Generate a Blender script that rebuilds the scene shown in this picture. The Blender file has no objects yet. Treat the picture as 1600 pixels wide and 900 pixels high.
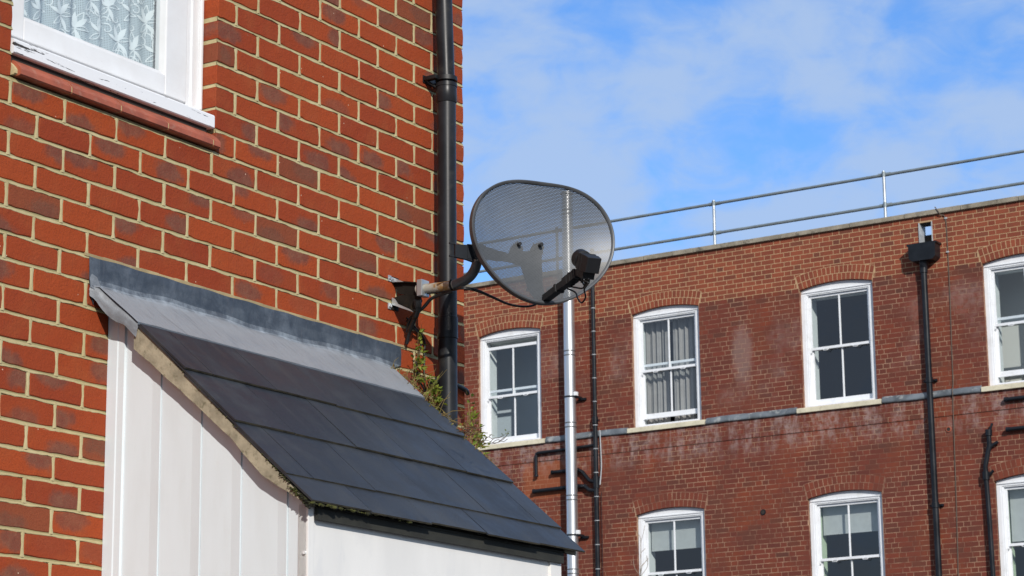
import bpy, bmesh, math, random
from mathutils import Vector, Matrix
RND = random.Random(11)
sc = bpy.context.scene
PI = math.pi

# ------------------------------------------------------------------ camera, sky, sun, exposure
CAM_H = 1.6
FPX = 3806.13
PITCH, ROLL = math.radians(13.068), math.radians(-0.6286)
_r = Vector((1, 0, 0)); _f = Vector((0, math.cos(PITCH), math.sin(PITCH))); _u = Vector((0, -math.sin(PITCH), math.cos(PITCH)))
CR = _r*math.cos(ROLL) + _u*math.sin(ROLL); CU = -_r*math.sin(ROLL) + _u*math.cos(ROLL); CF = _f
CC = Vector((0, 0, CAM_H))
cd = bpy.data.cameras.new('camera'); cam = bpy.data.objects.new('camera', cd); sc.collection.objects.link(cam)
cam.matrix_world = Matrix(((CR.x, CU.x, -CF.x, CC.x), (CR.y, CU.y, -CF.y, CC.y), (CR.z, CU.z, -CF.z, CC.z), (0, 0, 0, 1)))
cd.sensor_width = 36; cd.lens = FPX/1600*36; cd.clip_start = 0.1; cd.clip_end = 5000
cd.dof.use_dof = True; cd.dof.focus_distance = 8.4; cd.dof.aperture_fstop = 20
sc.camera = cam
SUN_EL, SUN_H = math.radians(26), Vector((0.238, -0.971, 0)).normalized()
SUNV = SUN_H*math.cos(SUN_EL) + Vector((0, 0, math.sin(SUN_EL)))
ld = bpy.data.lights.new('sun', 'SUN'); ld.energy = 3.9; ld.angle = math.radians(0.55); ld.color = (1, 0.95, 0.88)
lo = bpy.data.objects.new('sun', ld); sc.collection.objects.link(lo); lo.rotation_euler = SUNV.to_track_quat('Z', 'Y').to_euler()
lo.location = (10, -30, 30)
w = bpy.data.worlds.new('World'); sc.world = w; w.use_nodes = True
sc.view_settings.view_transform = 'Standard'; sc.view_settings.look = 'None'; sc.view_settings.gamma = 1
sc.view_settings.exposure = 0.0; sc.view_settings.use_curve_mapping = False
sc.render.resolution_x = 1024; sc.render.resolution_y = 576
sc.cycles.transparent_max_bounces = 24; sc.cycles.max_bounces = 6

class NT:
    """small node-tree helper"""
    def __init__(s, tree): s.t = tree; s.n = tree.nodes; s.l = tree.links
    def node(s, typ, **kw):
        n = s.n.new(typ)
        for k, v in kw.items():
            if k == 'ins':
                for i, val in v.items(): s.put(n.inputs[i], val)
            else: setattr(n, k, v)
        return n
    def put(s, sock, val):
        if isinstance(val, bpy.types.NodeSocket): s.l.new(val, sock)
        else:
            if hasattr(sock.default_value, '__len__') and not isinstance(val, (int, float)):
                L = len(sock.default_value); val = tuple(val)
                if L == 4 and len(val) == 3: val = val + (1,)
            sock.default_value = val
    def math(s, op, a, b=0.0, c=0.0, clamp=False):
        n = s.node('ShaderNodeMath', operation=op); n.use_clamp = clamp
        s.put(n.inputs[0], a); s.put(n.inputs[1], b); s.put(n.inputs[2], c); return n.outputs[0]
    def vmath(s, op, a, b=(0, 0, 0)):
        n = s.node('ShaderNodeVectorMath', operation=op); s.put(n.inputs[0], a)
        if op == 'SCALE': s.put(n.inputs['Scale'], b)
        else: s.put(n.inputs[1], b)
        return n.outputs['Value'] if op in ('LENGTH', 'DOT_PRODUCT', 'DISTANCE') else n.outputs[0]
    def mix(s, f, a, b, mode='MIX'):
        n = s.node('ShaderNodeMix', data_type='RGBA', blend_type=mode)
        s.put(n.inputs[0], f); s.put(n.inputs[6], a); s.put(n.inputs[7], b); return n.outputs[2]
    def ramp(s, x, lo, hi, a=0.0, b=1.0, smooth=True):
        n = s.node('ShaderNodeMapRange', interpolation_type='SMOOTHSTEP' if smooth else 'LINEAR')
        for i, v in enumerate((x, lo, hi, a, b)): s.put(n.inputs[i], v)
        return n.outputs[0]
    def noise(s, vec, scale, detail=4, rough=0.55, dist=0.0, out='Fac'):
        n = s.node('ShaderNodeTexNoise'); s.put(n.inputs['Vector'], vec); s.put(n.inputs['Scale'], scale)
        s.put(n.inputs['Detail'], detail); s.put(n.inputs['Roughness'], rough); s.put(n.inputs['Distortion'], dist)
        return n.outputs[0 if out == 'Fac' else 1]
    def scalev(s, vec, sc3):
        return s.vmath('MULTIPLY', vec, sc3)
    def sep(s, vec):
        n = s.node('ShaderNodeSeparateXYZ'); s.put(n.inputs[0], vec); return n.outputs
    def comb(s, x, y, z):
        n = s.node('ShaderNodeCombineXYZ')
        for i, v in enumerate((x, y, z)): s.put(n.inputs[i], v)
        return n.outputs[0]

# sky: Nishita plus high soft cloud, laid out by direction
T = NT(w.node_tree); T.n.clear()
sky = T.node('ShaderNodeTexSky', sky_type='NISHITA', sun_disc=False, sun_elevation=SUN_EL,
             sun_rotation=math.atan2(SUN_H.x, SUN_H.y), altitude=50, air_density=1.0, dust_density=0.2, ozone_density=3.0)
tc = T.node('ShaderNodeTexCoord'); dirv = tc.outputs['Generated']
tint = T.mix(1.0, sky.outputs[0], (0.90, 1.30, 1.78), 'MULTIPLY')
dz = T.scalev(dirv, (1.0, 1.0, 1.7))
n1 = T.noise(T.vmath('ADD', dz, (-3.14, 0.53, -1.56)), 11.0, 6, 0.5, 0.35)
n2 = T.noise(T.vmath('ADD', dz, (0.0, 5.0, 0.3)), 34.0, 7, 0.58, 0.5)
n3 = T.math('ADD', T.math('MULTIPLY', n1, 0.72), T.math('MULTIPLY', n2, 0.28))
cl = T.ramp(n3, 0.37, 0.58)
cl = T.math('MULTIPLY', cl, 0.84)
cloud = T.mix(cl, tint, (4.35, 5.75, 8.2))
# unseen cloud added behind the viewer to grey the fill light and reflections
n4 = T.noise(dirv, 2.6, 5, 0.55, 0.2); rear = T.ramp(T.sep(dirv)[1], 0.35, -0.35)
cloud = T.mix(T.math('MULTIPLY', rear, T.ramp(n4, 0.30, 0.55, 0.45, 0.92)), cloud, (4.1, 4.75, 5.7))
bg = T.node('ShaderNodeBackground', ins={0: cloud, 1: 0.1}); out = T.node('ShaderNodeOutputWorld', ins={0: bg.outputs[0]})

# ------------------------------------------------------------------ frames: every wall has its own (along, outward, up) frame
class Frame:
    def __init__(s, yaw_dir, origin):      # yaw_dir: unit vector along the wall (local X); outward normal is -local Y
        s.t = Vector((yaw_dir[0], yaw_dir[1], 0)).normalized(); s.y = Vector((-s.t.y, s.t.x, 0)); s.o = Vector(origin)
        s.yaw = math.atan2(s.t.y, s.t.x)
    def w(s, a, b, z): return s.o + s.t*a - s.y*b + Vector((0, 0, z))
    def loc(s, P):
        d = Vector(P) - s.o; return Vector((d.dot(s.t), -d.dot(s.y), d.z))
_yn = math.radians(32.047)
NEAR = Frame((math.sin(_yn), math.cos(_yn)), (-math.cos(_yn)*4.7015, math.sin(_yn)*4.7015, 0))
_yf = math.radians(-57.075)
FAR = Frame((-math.sin(_yf), -math.cos(_yf)), (4.375, 36.72, 0))
GROUND = Frame((1, 0), (0, 0, 0))

COL = sc.collection
def thing(name, fr, base, label, cat, group=None):
    o = bpy.data.objects.new(name, None); COL.objects.link(o); o.empty_display_size = 0.2
    o.location = fr.w(*base); o.rotation_euler = (0, 0, fr.yaw)
    o['label'] = label; o['category'] = cat
    if group: o['group'] = group
    o['base'] = tuple(float(x) for x in base)
    return o

class MB:
    """collects geometry in (along, outward, up) coordinates and links it as one mesh object"""
    def __init__(s): s.v = []; s.f = []; s.m = []; s.c = []; s.uv = []; s.sm = []
    def add(s, vs, fs, mi=0, col=None, uvs=None, smooth=False):
        k = len(s.v); s.v += [tuple(p) for p in vs]
        for i, fc in enumerate(fs):
            s.f.append([k+q for q in fc]); s.m.append(mi); s.c.append(col); s.sm.append(smooth)
            s.uv.append([uvs[q] for q in fc] if uvs else None)
        return k
    def box(s, a0, a1, b0, b1, z0, z1, mi=0, col=None, bev=0.0):
        if bev <= 0:
            vs = [(a, b, z) for a in (a0, a1) for b in (b0, b1) for z in (z0, z1)]
            s.add(vs, [(0, 1, 3, 2), (4, 6, 7, 5), (0, 4, 5, 1), (2, 3, 7, 6), (0, 2, 6, 4), (1, 5, 7, 3)], mi, col)
        else:
            e = min(bev, (a1-a0)/2.1, (b1-b0)/2.1, (z1-z0)/2.1); bm = bmesh.new()
            M = Matrix.LocRotScale(Vector(((a0+a1)/2, (b0+b1)/2, (z0+z1)/2)), None, Vector((a1-a0, b1-b0, z1-z0)))
            bmesh.ops.create_cube(bm, size=1, matrix=M)
            bmesh.ops.bevel(bm, geom=bm.edges[:], offset=e, segments=2, affect='EDGES', profile=0.6)
            bm.verts.index_update()
            s.add([v.co[:] for v in bm.verts], [[v.index for v in fc.verts] for fc in bm.faces], mi, col); bm.free()
    def prism(s, poly, axis, d0, d1, mi=0, col=None, smooth=False):
        """poly: list of 2D points; axis 'a','b','z' is the extrusion direction"""
        def P(p, d):
            return {'a': (d, p[0], p[1]), 'b': (p[0], d, p[1]), 'z': (p[0], p[1], d)}[axis]
        n = len(poly); vs = [P(p, d0) for p in poly] + [P(p, d1) for p in poly]
        s.add(vs, [list(range(n)), list(range(2*n-1, n-1, -1))], mi, col)
        s.add(vs, [(i, (i+1) % n, n+(i+1) % n, n+i) for i in range(n)], mi, col, smooth=smooth)
    def tube(s, pts, r, seg=12, mi=0, col=None, caps=True, smooth=True):
        pts = [Vector(p) for p in pts]; n = len(pts); rs = r if isinstance(r, (list, tuple)) else [r]*n
        rings = []; ref = None
        for i, p in enumerate(pts):
            d = (pts[min(i+1, n-1)] - pts[max(i-1, 0)]).normalized()
            if ref is None:
                ref = Vector((0, 0, 1)) if abs(d.z) < 0.9 else Vector((1, 0, 0))
            x = (ref - d*ref.dot(d)).normalized(); ref = x; y = d.cross(x)
            rings.append([p + (x*math.cos(t) + y*math.sin(t))*rs[i] for t in [2*PI*k/seg for k in range(seg)]])
        vs = [q[:] for rg in rings for q in rg]; fs = []
        for i in range(n-1):
            for k in range(seg):
                fs.append((i*seg+k, i*seg+(k+1) % seg, (i+1)*seg+(k+1) % seg, (i+1)*seg+k))
        s.add(vs, fs, mi, col, smooth=smooth)
        if caps: s.add(vs, [list(range(seg)), list(range((n-1)*seg, n*seg))], mi, col)
    def grid(s, fn, nu, nv, mi=0, col=None, smooth=True, uv=False):
        vs = [fn(i/nu, j/nv) for i in range(nu+1) for j in range(nv+1)]
        uvs = [(i/nu, j/nv) for i in range(nu+1) for j in range(nv+1)] if uv else None
        s.add(vs, [(i*(nv+1)+j, (i+1)*(nv+1)+j, (i+1)*(nv+1)+j+1, i*(nv+1)+j+1) for i in range(nu) for j in range(nv)], mi, col, uvs, smooth)
    def build(s, name, mats, parent, base=None, recalc=True, sharp=None, label=None):
        if base is None:
            p = parent
            while p is not None and 'base' not in p: p = p.parent
            base = p['base'] if p is not None else (0, 0, 0)
        me = bpy.data.meshes.new(name)
        me.from_pydata([(v[0]-base[0], -(v[1]-base[1]), v[2]-base[2]) for v in s.v], [], s.f)
        if not isinstance(mats, (list, tuple)): mats = [mats]
        for m in mats: me.materials.append(m)
        me.polygons.foreach_set('material_index', s.m); me.polygons.foreach_set('use_smooth', s.sm)
        if any(c is not None for c in s.c):
            at = me.attributes.new('bc', 'FLOAT_COLOR', 'FACE'); flat = []
            for c in s.c: flat += list(c or (0.5, 0.5, 0.5))[:3] + [1.0]
            at.data.foreach_set('color', flat)
        if any(u is not None for u in s.uv):
            ul = me.uv_layers.new(name='UVMap'); flat = []
            for fc, u in zip(s.f, s.uv):
                for q in range(len(fc)): flat += list(u[q]) if u else [0.0, 0.0]
            ul.data.foreach_set('uv', flat)
        if recalc:
            bm = bmesh.new(); bm.from_mesh(me); bmesh.ops.recalc_face_normals(bm, faces=bm.faces[:]); bm.to_mesh(me); bm.free()
        if sharp: me.set_sharp_from_angle(angle=math.radians(sharp))
        me.update()
        o = bpy.data.objects.new(name, me); COL.objects.link(o); o.parent = parent
        if label: o['label'] = label
        return o

# ------------------------------------------------------------------ materials
MATS = {}
def mat(name):
    m = bpy.data.materials.new(name); m.use_nodes = True; t = NT(m.node_tree)
    b = t.n['Principled BSDF']; MATS[name] = m; return m, t, b
def bump(t, b, h, strength=0.3, dist=0.002):
    n = t.node('ShaderNodeBump', ins={'Height': h, 'Strength': strength, 'Distance': dist}); t.l.new(n.outputs[0], b.inputs['Normal'])
def objc(t): return t.node('ShaderNodeTexCoord').outputs['Object']
def simple(name, col, rough=0.6, metal=0.0, var=0.12, scale=8, bmp=0.0, bscale=60, spec=0.5, stretch=(1, 1, 1), dirt=None, dirt_amt=0.5):
    m, t, b = mat(name); oc = t.scalev(objc(t), stretch)
    n = t.noise(oc, scale, 5, 0.6)
    c = t.mix(t.ramp(n, 0.3, 0.7), tuple(x*(1-var) for x in col), tuple(min(1, x*(1+var)) for x in col))
    if dirt:
        n2 = t.noise(oc, scale*2.3, 6, 0.65, 0.3); c = t.mix(t.math('MULTIPLY', t.ramp(n2, 0.52, 0.68), dirt_amt), c, dirt)
    t.put(b.inputs['Base Color'], c); b.inputs['Metallic'].default_value = metal
    t.put(b.inputs['Roughness'], t.ramp(n, 0.2, 0.8, max(0.02, rough-0.06), min(1, rough+0.06)))
    b.inputs['Specular IOR Level'].default_value = spec
    if bmp: bump(t, b, t.noise(objc(t), bscale, 4, 0.6), bmp, 0.002)
    return m

# near brick: orange-red facing bricks with purple-grey kiln flashes
def brick_near():
    m, t, b = mat('red_facing_brick')
    at = t.node('ShaderNodeAttribute', attribute_name='bc'); r, g, bb = t.sep(at.outputs['Color'])[:3]
    uv = t.node('ShaderNodeUVMap').outputs[0]; u, v = t.sep(uv)[:2]; oc = objc(t)
    base = t.mix(r, (0.345, 0.060, 0.0135), (0.255, 0.040, 0.0125))
    base = t.mix(t.math('MULTIPLY', t.ramp(t.noise(oc, 9, 3, 0.5), 0.45, 0.75), 0.4), base, (0.31, 0.082, 0.026))
    # flash: soft-edged oval placed per brick
    cx = t.math('FRACT', t.math('MULTIPLY', bb, 7.31)); cy = t.math('FRACT', t.math('MULTIPLY', bb, 13.7))
    dx = t.math('MULTIPLY', t.math('SUBTRACT', u, cx), 1.5); dy = t.math('MULTIPLY', t.math('SUBTRACT', v, cy), 1.0)
    d = t.math('SQRT', t.math('ADD', t.math('MULTIPLY', dx, dx), t.math('MULTIPLY', dy, dy)))
    nd = t.noise(t.vmath('ADD', oc, t.comb(bb, bb, bb)), 28, 4, 0.6)
    d = t.math('ADD', d, t.math('MULTIPLY', t.math('SUBTRACT', nd, 0.5), 0.7))
    msk = t.math('MULTIPLY', t.ramp(d, 0.30, 0.62, 1, 0), t.ramp(g, 0.32, 0.6))
    pur = t.mix(t.ramp(nd, 0.3, 0.7), (0.145, 0.052, 0.036), (0.185, 0.085, 0.055))
    c = t.mix(t.math('MULTIPLY', msk, 0.85), base, pur)
    c = t.mix(t.math('MULTIPLY', t.math('GREATER_THAN', g, 0.93), 0.6), c, (0.16, 0.060, 0.032))
    fine = t.noise(oc, 200, 4, 0.75); c = t.mix(t.ramp(fine, 0.45, 0.72, 0, 0.6), c, (0.22, 0.035, 0.018))
    vo = t.node('ShaderNodeTexVoronoi', feature='F1', ins={'Vector': oc, 'Scale': 34.0, 'Randomness': 1.0})
    spk = t.math('MULTIPLY', t.math('LESS_THAN', vo.outputs[0], 0.075), t.math('GREATER_THAN', t.sep(vo.outputs[1])[0], 0.87))
    c = t.mix(spk, c, (0.62, 0.42, 0.30))
    t.put(b.inputs['Base Color'], c); b.inputs['Roughness'].default_value = 0.85; b.inputs['Specular IOR Level'].default_value = 0.25
    h = t.math('ADD', t.noise(oc, 110, 5, 0.7), t.math('MULTIPLY', t.noise(oc, 24, 3, 0.5), 1.2)); bump(t, b, h, 0.9, 0.003)
    return m
def mortar_near():
    m, t, b = mat('cream_mortar'); oc = objc(t)
    at = t.node('ShaderNodeAttribute', attribute_name='bc'); r = t.sep(at.outputs['Color'])[0]
    n = t.noise(oc, 14, 5, 0.6); c = t.mix(t.ramp(n, 0.3, 0.7), (0.44, 0.365, 0.190), (0.54, 0.460, 0.262))
    alg = t.math('MULTIPLY', t.ramp(t.noise(oc, 5, 4, 0.6), 0.3, 0.6, 0.35, 1.0), r)
    c = t.mix(t.math('MULTIPLY', alg, 0.8), c, (0.20, 0.18, 0.075))
    t.put(b.inputs['Base Color'], c); b.inputs['Roughness'].default_value = 0.95
    bump(t, b, t.noise(oc, 240, 4, 0.7), 0.6, 0.002); return m
# far brick: two builds of brick, soot and salts by position on the wall
def brick_far():
    m, t, b = mat('old_red_brick')
    at = t.node('ShaderNodeAttribute', attribute_name='bc'); r, g, z = t.sep(at.outputs['Color'])[:3]; oc = objc(t)
    new = t.mix(r, (0.292, 0.080, 0.041), (0.208, 0.056, 0.032)); old = t.mix(r, (0.178, 0.045, 0.029), (0.125, 0.037, 0.027))
    c = t.mix(z, old, new)
    dark = t.math('MULTIPLY', t.ramp(g, 0.80, 1.0), 0.55); c = t.mix(dark, c, (0.085, 0.045, 0.034))
    c = t.mix(t.math('MULTIPLY', t.ramp(t.noise(oc, 1.1, 4, 0.6), 0.45, 0.7), t.math('MULTIPLY', t.math('SUBTRACT', 1.0, z), 0.5)), c, (0.27, 0.062, 0.022))
    c = t.mix(t.ramp(t.noise(oc, 2.3, 5, 0.7), 0.42, 0.68, 0, 0.45), c, (0.13, 0.052, 0.035))
    c = t.mix(t.ramp(t.noise(oc, 40, 4, 0.7), 0.4, 0.7, 0, 0.25), c, (0.12, 0.035, 0.03))
    c = stains(t, oc, c); t.put(b.inputs['Base Color'], c); b.inputs['Roughness'].default_value = 0.9
    b.inputs['Specular IOR Level'].default_value = 0.2
    bump(t, b, t.noise(oc, 60, 4, 0.7), 0.5, 0.003); return m
def stains(t, oc, c, k=1.0):
    x, y, zz = t.sep(oc)[:3]
    ns = t.noise(t.scalev(oc, (3.2, 1, 0.9)), 1.6, 6, 0.7); n2 = t.noise(oc, 9, 5, 0.7)
    band = t.math('MULTIPLY', t.ramp(zz, 7.45, 7.8), t.ramp(zz, 8.08, 8.16, 1, 0))
    salt = t.math('MULTIPLY', t.math('MULTIPLY', band, t.ramp(ns, 0.40, 0.60)), t.ramp(n2, 0.35, 0.6))
    c = t.mix(t.math('MULTIPLY', salt, 0.52*k), c, (0.42, 0.33, 0.31))
    b2 = t.math('MULTIPLY', t.ramp(zz, 8.2, 8.6), t.ramp(zz, 9.6, 9.95, 1, 0))
    soft = t.math('MULTIPLY', b2, t.ramp(t.noise(oc, 0.9, 5, 0.6), 0.50, 0.68)); soft = t.math('MULTIPLY', soft, t.ramp(n2, 0.3, 0.6))
    c = t.mix(t.math('MULTIPLY', soft, 0.6*k), c, (0.27, 0.17, 0.15))
    # pale patch on the pier between two windows
    dx = t.math('DIVIDE', t.math('ADD', x, 0.95), 0.17); dzz = t.math('DIVIDE', t.math('SUBTRACT', zz, 9.15), 0.42)
    dd = t.math('SQRT', t.math('ADD', t.math('MULTIPLY', dx, dx), t.math('MULTIPLY', dzz, dzz)))
    pt = t.ramp(t.math('ADD', dd, t.math('MULTIPLY', t.math('SUBTRACT', n2, 0.5), 1.6)), 0.6, 1.4, 1, 0)
    c = t.mix(t.math('MULTIPLY', pt, 0.5*k), c, (0.27, 0.19, 0.17))
    # old repair in newer orange brick beside the branch pipes
    dx = t.math('DIVIDE', t.math('ADD', x, 4.62), 0.42); dzz = t.math('DIVIDE', t.math('SUBTRACT', zz, 7.5), 0.30)
    dd = t.math('MAXIMUM', t.math('ABSOLUTE', dx), t.math('ABSOLUTE', dzz))
    pt = t.ramp(t.math('ADD', dd, t.math('MULTIPLY', t.math('SUBTRACT', n2, 0.5), 0.8)), 0.85, 1.1, 1, 0)
    return t.mix(t.math('MULTIPLY', pt, 0.5), c, (0.36, 0.105, 0.04))
def mortar_far():
    m, t, b = mat('old_lime_mortar'); oc = objc(t); x, y, zz = t.sep(oc)[:3]
    up = t.ramp(zz, 9.98, 10.06); n = t.noise(oc, 1.3, 5, 0.65); n2 = t.noise(oc, 7, 4, 0.7)
    old = t.mix(t.ramp(t.math('ADD', t.math('MULTIPLY', n, 0.6), t.math('MULTIPLY', n2, 0.4)), 0.40, 0.62), (0.16, 0.06, 0.038), (0.40, 0.25, 0.16))
    c = t.mix(up, old, t.mix(n2, (0.38, 0.24, 0.13), (0.54, 0.37, 0.21)))
    c = stains(t, oc, c, 0.6); t.put(b.inputs['Base Color'], c); b.inputs['Roughness'].default_value = 0.95; return m

M_BN, M_MN, M_BF, M_MF = brick_near(), mortar_near(), brick_far(), mortar_far()

def white_paint():
    m, t, b = mat('weathered_white_paint'); oc = objc(t)
    c = t.mix(t.ramp(t.noise(oc, 5, 5, 0.6), 0.35, 0.7), (0.79, 0.80, 0.81), (0.72, 0.72, 0.72))
    st = t.noise(t.scalev(oc, (5, 40, 60)), 1.0, 6, 0.7); c = t.mix(t.math('MULTIPLY', t.ramp(st, 0.66, 0.72), 0.45), c, (0.35, 0.33, 0.28))
    t.put(b.inputs['Base Color'], c); b.inputs['Roughness'].default_value = 0.42; bump(t, b, t.noise(oc, 50, 4, 0.6), 0.08, 0.002); return m
def flaking_paint():
    m, t, b = mat('flaking_sill_paint'); oc = objc(t); x, y, zz = t.sep(oc)[:3]
    n = t.noise(t.scalev(oc, (7, 40, 75)), 1.0, 6, 0.65, 0.4)
    low = t.math('ADD', t.ramp(n, 0.0, 1.0, 0, 1, False), t.ramp(zz, 0.09, 0.065, 0, 0.055, False))
    peel = t.ramp(low, 0.622, 0.64)
    c = t.mix(peel, (0.80, 0.81, 0.83), (0.045, 0.036, 0.028)); t.put(b.inputs['Base Color'], c)
    b.inputs['Roughness'].default_value = 0.5; bump(t, b, t.math('SUBTRACT', 1.0, peel), 0.6, 0.002); return m
def cladding():
    m, t, b = mat('white_pvc_cladding'); oc = objc(t)
    c = t.mix(t.ramp(t.noise(t.scalev(oc, (6, 6, 1.2)), 2.0, 5, 0.6), 0.35, 0.75), (0.705, 0.765, 0.795), (0.665, 0.715, 0.735))
    n = t.noise(t.scalev(oc, (1, 1, 0.5)), 9, 6, 0.7); c = t.mix(t.math('MULTIPLY', t.ramp(n, 0.58, 0.75), 0.25), c, (0.55, 0.53, 0.46))
    t.put(b.inputs['Base Color'], c); b.inputs['Roughness'].default_value = 0.38
    bump(t, b, t.noise(oc, 3.5, 2, 0.5), 0.12, 0.01); return m
def slate():
    m, t, b = mat('fibre_cement_slate'); oc = objc(t)
    at = t.node('ShaderNodeAttribute', attribute_name='bc'); r = t.sep(at.outputs['Color'])[0]
    c = t.mix(r, (0.014, 0.017, 0.022), (0.028, 0.031, 0.036)); strk = t.noise(t.scalev(oc, (26, 3, 3)), 1.0, 5, 0.7); c = t.mix(t.ramp(strk, 0.5, 0.75, 0, 0.4), c, (0.055, 0.055, 0.052))
    c = t.mix(t.ramp(t.noise(oc, 6, 6, 0.65), 0.45, 0.75, 0, 0.6), c, (0.050, 0.054, 0.058))
    c = t.mix(t.ramp(t.noise(oc, 170, 3, 0.6), 0.62, 0.75, 0, 0.35), c, (0.12, 0.12, 0.11))
    t.put(b.inputs['Base Color'], c); t.put(b.inputs['Roughness'], t.ramp(t.noise(oc, 12, 5, 0.6), 0.3, 0.7, 0.42, 0.55))
    bump(t, b, t.noise(oc, 60, 5, 0.65), 0.15, 0.002); return m
def lead():
    m, t, b = mat('weathered_lead'); oc = objc(t)
    at = t.node('ShaderNodeAttribute', attribute_name='bc'); r, g, q = t.sep(at.outputs['Color'])[:3]
    n = t.noise(t.scalev(oc, (1, 1, 1)), 9, 6, 0.7, 0.5); n2 = t.noise(t.scalev(oc, (5, 1, 1)), 16, 5, 0.65)
    c = t.mix(r, (0.036, 0.046, 0.062), (0.265, 0.278, 0.295))
    c = t.mix(t.ramp(n, 0.45, 0.7, 0, 0.32), c, (0.17, 0.20, 0.24)); sx_, sy_, sz_ = t.sep(oc)[:3]; stk = t.noise(t.comb(t.math('MULTIPLY', t.math('ADD', sx_, t.math('MULTIPLY', sz_, 0.5)), 55.0), t.math('MULTIPLY', sz_, 9.0), 0.0), 1.0, 5, 0.7); c = t.mix(t.math('MULTIPLY', t.ramp(stk, 0.52, 0.70, 0, 0.6), r), c, (0.135, 0.138, 0.145)); c = t.mix(t.ramp(n2, 0.55, 0.72, 0, 0.3), c, (0.11, 0.105, 0.115))
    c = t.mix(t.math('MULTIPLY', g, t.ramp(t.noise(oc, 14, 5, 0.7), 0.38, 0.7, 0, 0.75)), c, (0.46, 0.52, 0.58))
    t.put(b.inputs['Base Color'], c); b.inputs['Roughness'].default_value = 0.5
    bump(t, b, t.math('ADD', n, n2), 0.35, 0.006); return m
def glass(name='window_glass', fac=1.0, tintc=(0.90, 0.94, 0.95)):
    m, t, b = mat(name); t.n.remove(b); o = t.n['Material Output']
    tr = t.node('ShaderNodeBsdfTransparent', ins={0: tintc})
    gl = t.node('ShaderNodeBsdfGlossy', ins={0: (0.95, 0.97, 1.0), 1: 0.02}); gg = t.node('ShaderNodeNewGeometry'); co = t.math('ABSOLUTE', t.vmath('DOT_PRODUCT', gg.outputs['Normal'], gg.outputs['Incoming']))
    fr_o = t.math('ADD', 0.09, t.math('MULTIPLY', 0.925, t.math('POWER', t.math('SUBTRACT', 1.0, co, clamp=True), 5.0)))
    bp = t.node('ShaderNodeBump', ins={'Height': t.noise(objc(t), 1.7, 2, 0.4), 'Strength': 0.25, 'Distance': 0.02}); t.l.new(bp.outputs[0], gl.inputs['Normal'])
    mx = t.node('ShaderNodeMixShader', ins={0: t.math('MULTIPLY', fr_o, fac, clamp=True), 1: tr.outputs[0], 2: gl.outputs[0]})
    t.l.new(mx.outputs[0], o.inputs[0]); return m
def perforated():
    m, t, b = mat('perforated_dish_mesh'); o = t.n['Material Output']
    uv = t.node('ShaderNodeUVMap').outputs[0]; x, y = t.sep(uv)[:2]      # metres on the dish face
    P = 0.0052
    def hexd(ox, oy):
        fx = t.math('SUBTRACT', t.math('FRACT', t.math('ADD', t.math('DIVIDE', x, P), ox)), 0.5)
        fy = t.math('MULTIPLY', t.math('SUBTRACT', t.math('FRACT', t.math('ADD', t.math('DIVIDE', y, P*1.732), oy)), 0.5), 1.732)
        return t.math('SQRT', t.math('ADD', t.math('MULTIPLY', fx, fx), t.math('MULTIPLY', fy, fy)))
    d = t.math('MINIMUM', hexd(0, 0), hexd(0.5, 0.5)); hole = t.math('LESS_THAN', d, 0.200)
    oc = objc(t); c = t.mix(t.ramp(t.noise(oc, 5, 5, 0.6), 0.35, 0.7), (0.078, 0.083, 0.088), (0.108, 0.113, 0.118))
    t.put(b.inputs['Base Color'], c); b.inputs['Roughness'].default_value = 0.42
    tr = t.node('ShaderNodeBsdfTransparent'); mx = t.node('ShaderNodeMixShader', ins={0: hole, 1: b.outputs[0], 2: tr.outputs[0]})
    t.l.new(mx.outputs[0], o.inputs[0]); return m
def rusty_galv():
    m, t, b = mat('rusting_galvanised_tube'); oc = objc(t)
    n = t.noise(oc, 16, 6, 0.65, 0.4); c = t.mix(t.ramp(n, 0.44, 0.56), (0.42, 0.40, 0.34), (0.30, 0.17, 0.06))
    t.put(b.inputs['Base Color'], c); b.inputs['Roughness'].default_value = 0.6; b.inputs['Metallic'].default_value = 0.3
    bump(t, b, n, 0.3, 0.002); return m
def lace_net():
    m, t, b = mat('net_curtain'); o = t.n['Material Output']; uv = t.node('ShaderNodeUVMap').outputs[0]; x, y = t.sep(uv)[:2]
    P = 0.0055
    fx = t.math('ABSOLUTE', t.math('SUBTRACT', t.math('FRACT', t.math('DIVIDE', x, P)), 0.5)); fy = t.math('ABSOLUTE', t.math('SUBTRACT', t.math('FRACT', t.math('DIVIDE', y, P)), 0.5))
    hole = t.math('LESS_THAN', t.math('MAXIMUM', fx, fy), 0.20)
    b.inputs['Base Color'].default_value = (0.52, 0.585, 0.615, 1); b.inputs['Roughness'].default_value = 0.9
    tr = t.node('ShaderNodeBsdfTransparent'); mx = t.node('ShaderNodeMixShader', ins={0: hole, 1: b.outputs[0], 2: tr.outputs[0]})
    t.l.new(mx.outputs[0], o.inputs[0]); return m
def plain(name, col, rough=0.9, trans=0.0):
    m, t, b = mat(name); b.inputs['Base Color'].default_value = tuple(col)+(1,); b.inputs['Roughness'].default_value = rough
    return m
def moss_m():
    m, t, b = mat('moss'); oc = objc(t); c = t.mix(t.ramp(t.noise(oc, 40, 4, 0.6), 0.4, 0.6), (0.018, 0.018, 0.009), (0.075, 0.078, 0.018))
    t.put(b.inputs['Base Color'], c); b.inputs['Roughness'].default_value = 1; bump(t, b, t.noise(oc, 300, 3, 0.7), 1, 0.003); return m
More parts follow.
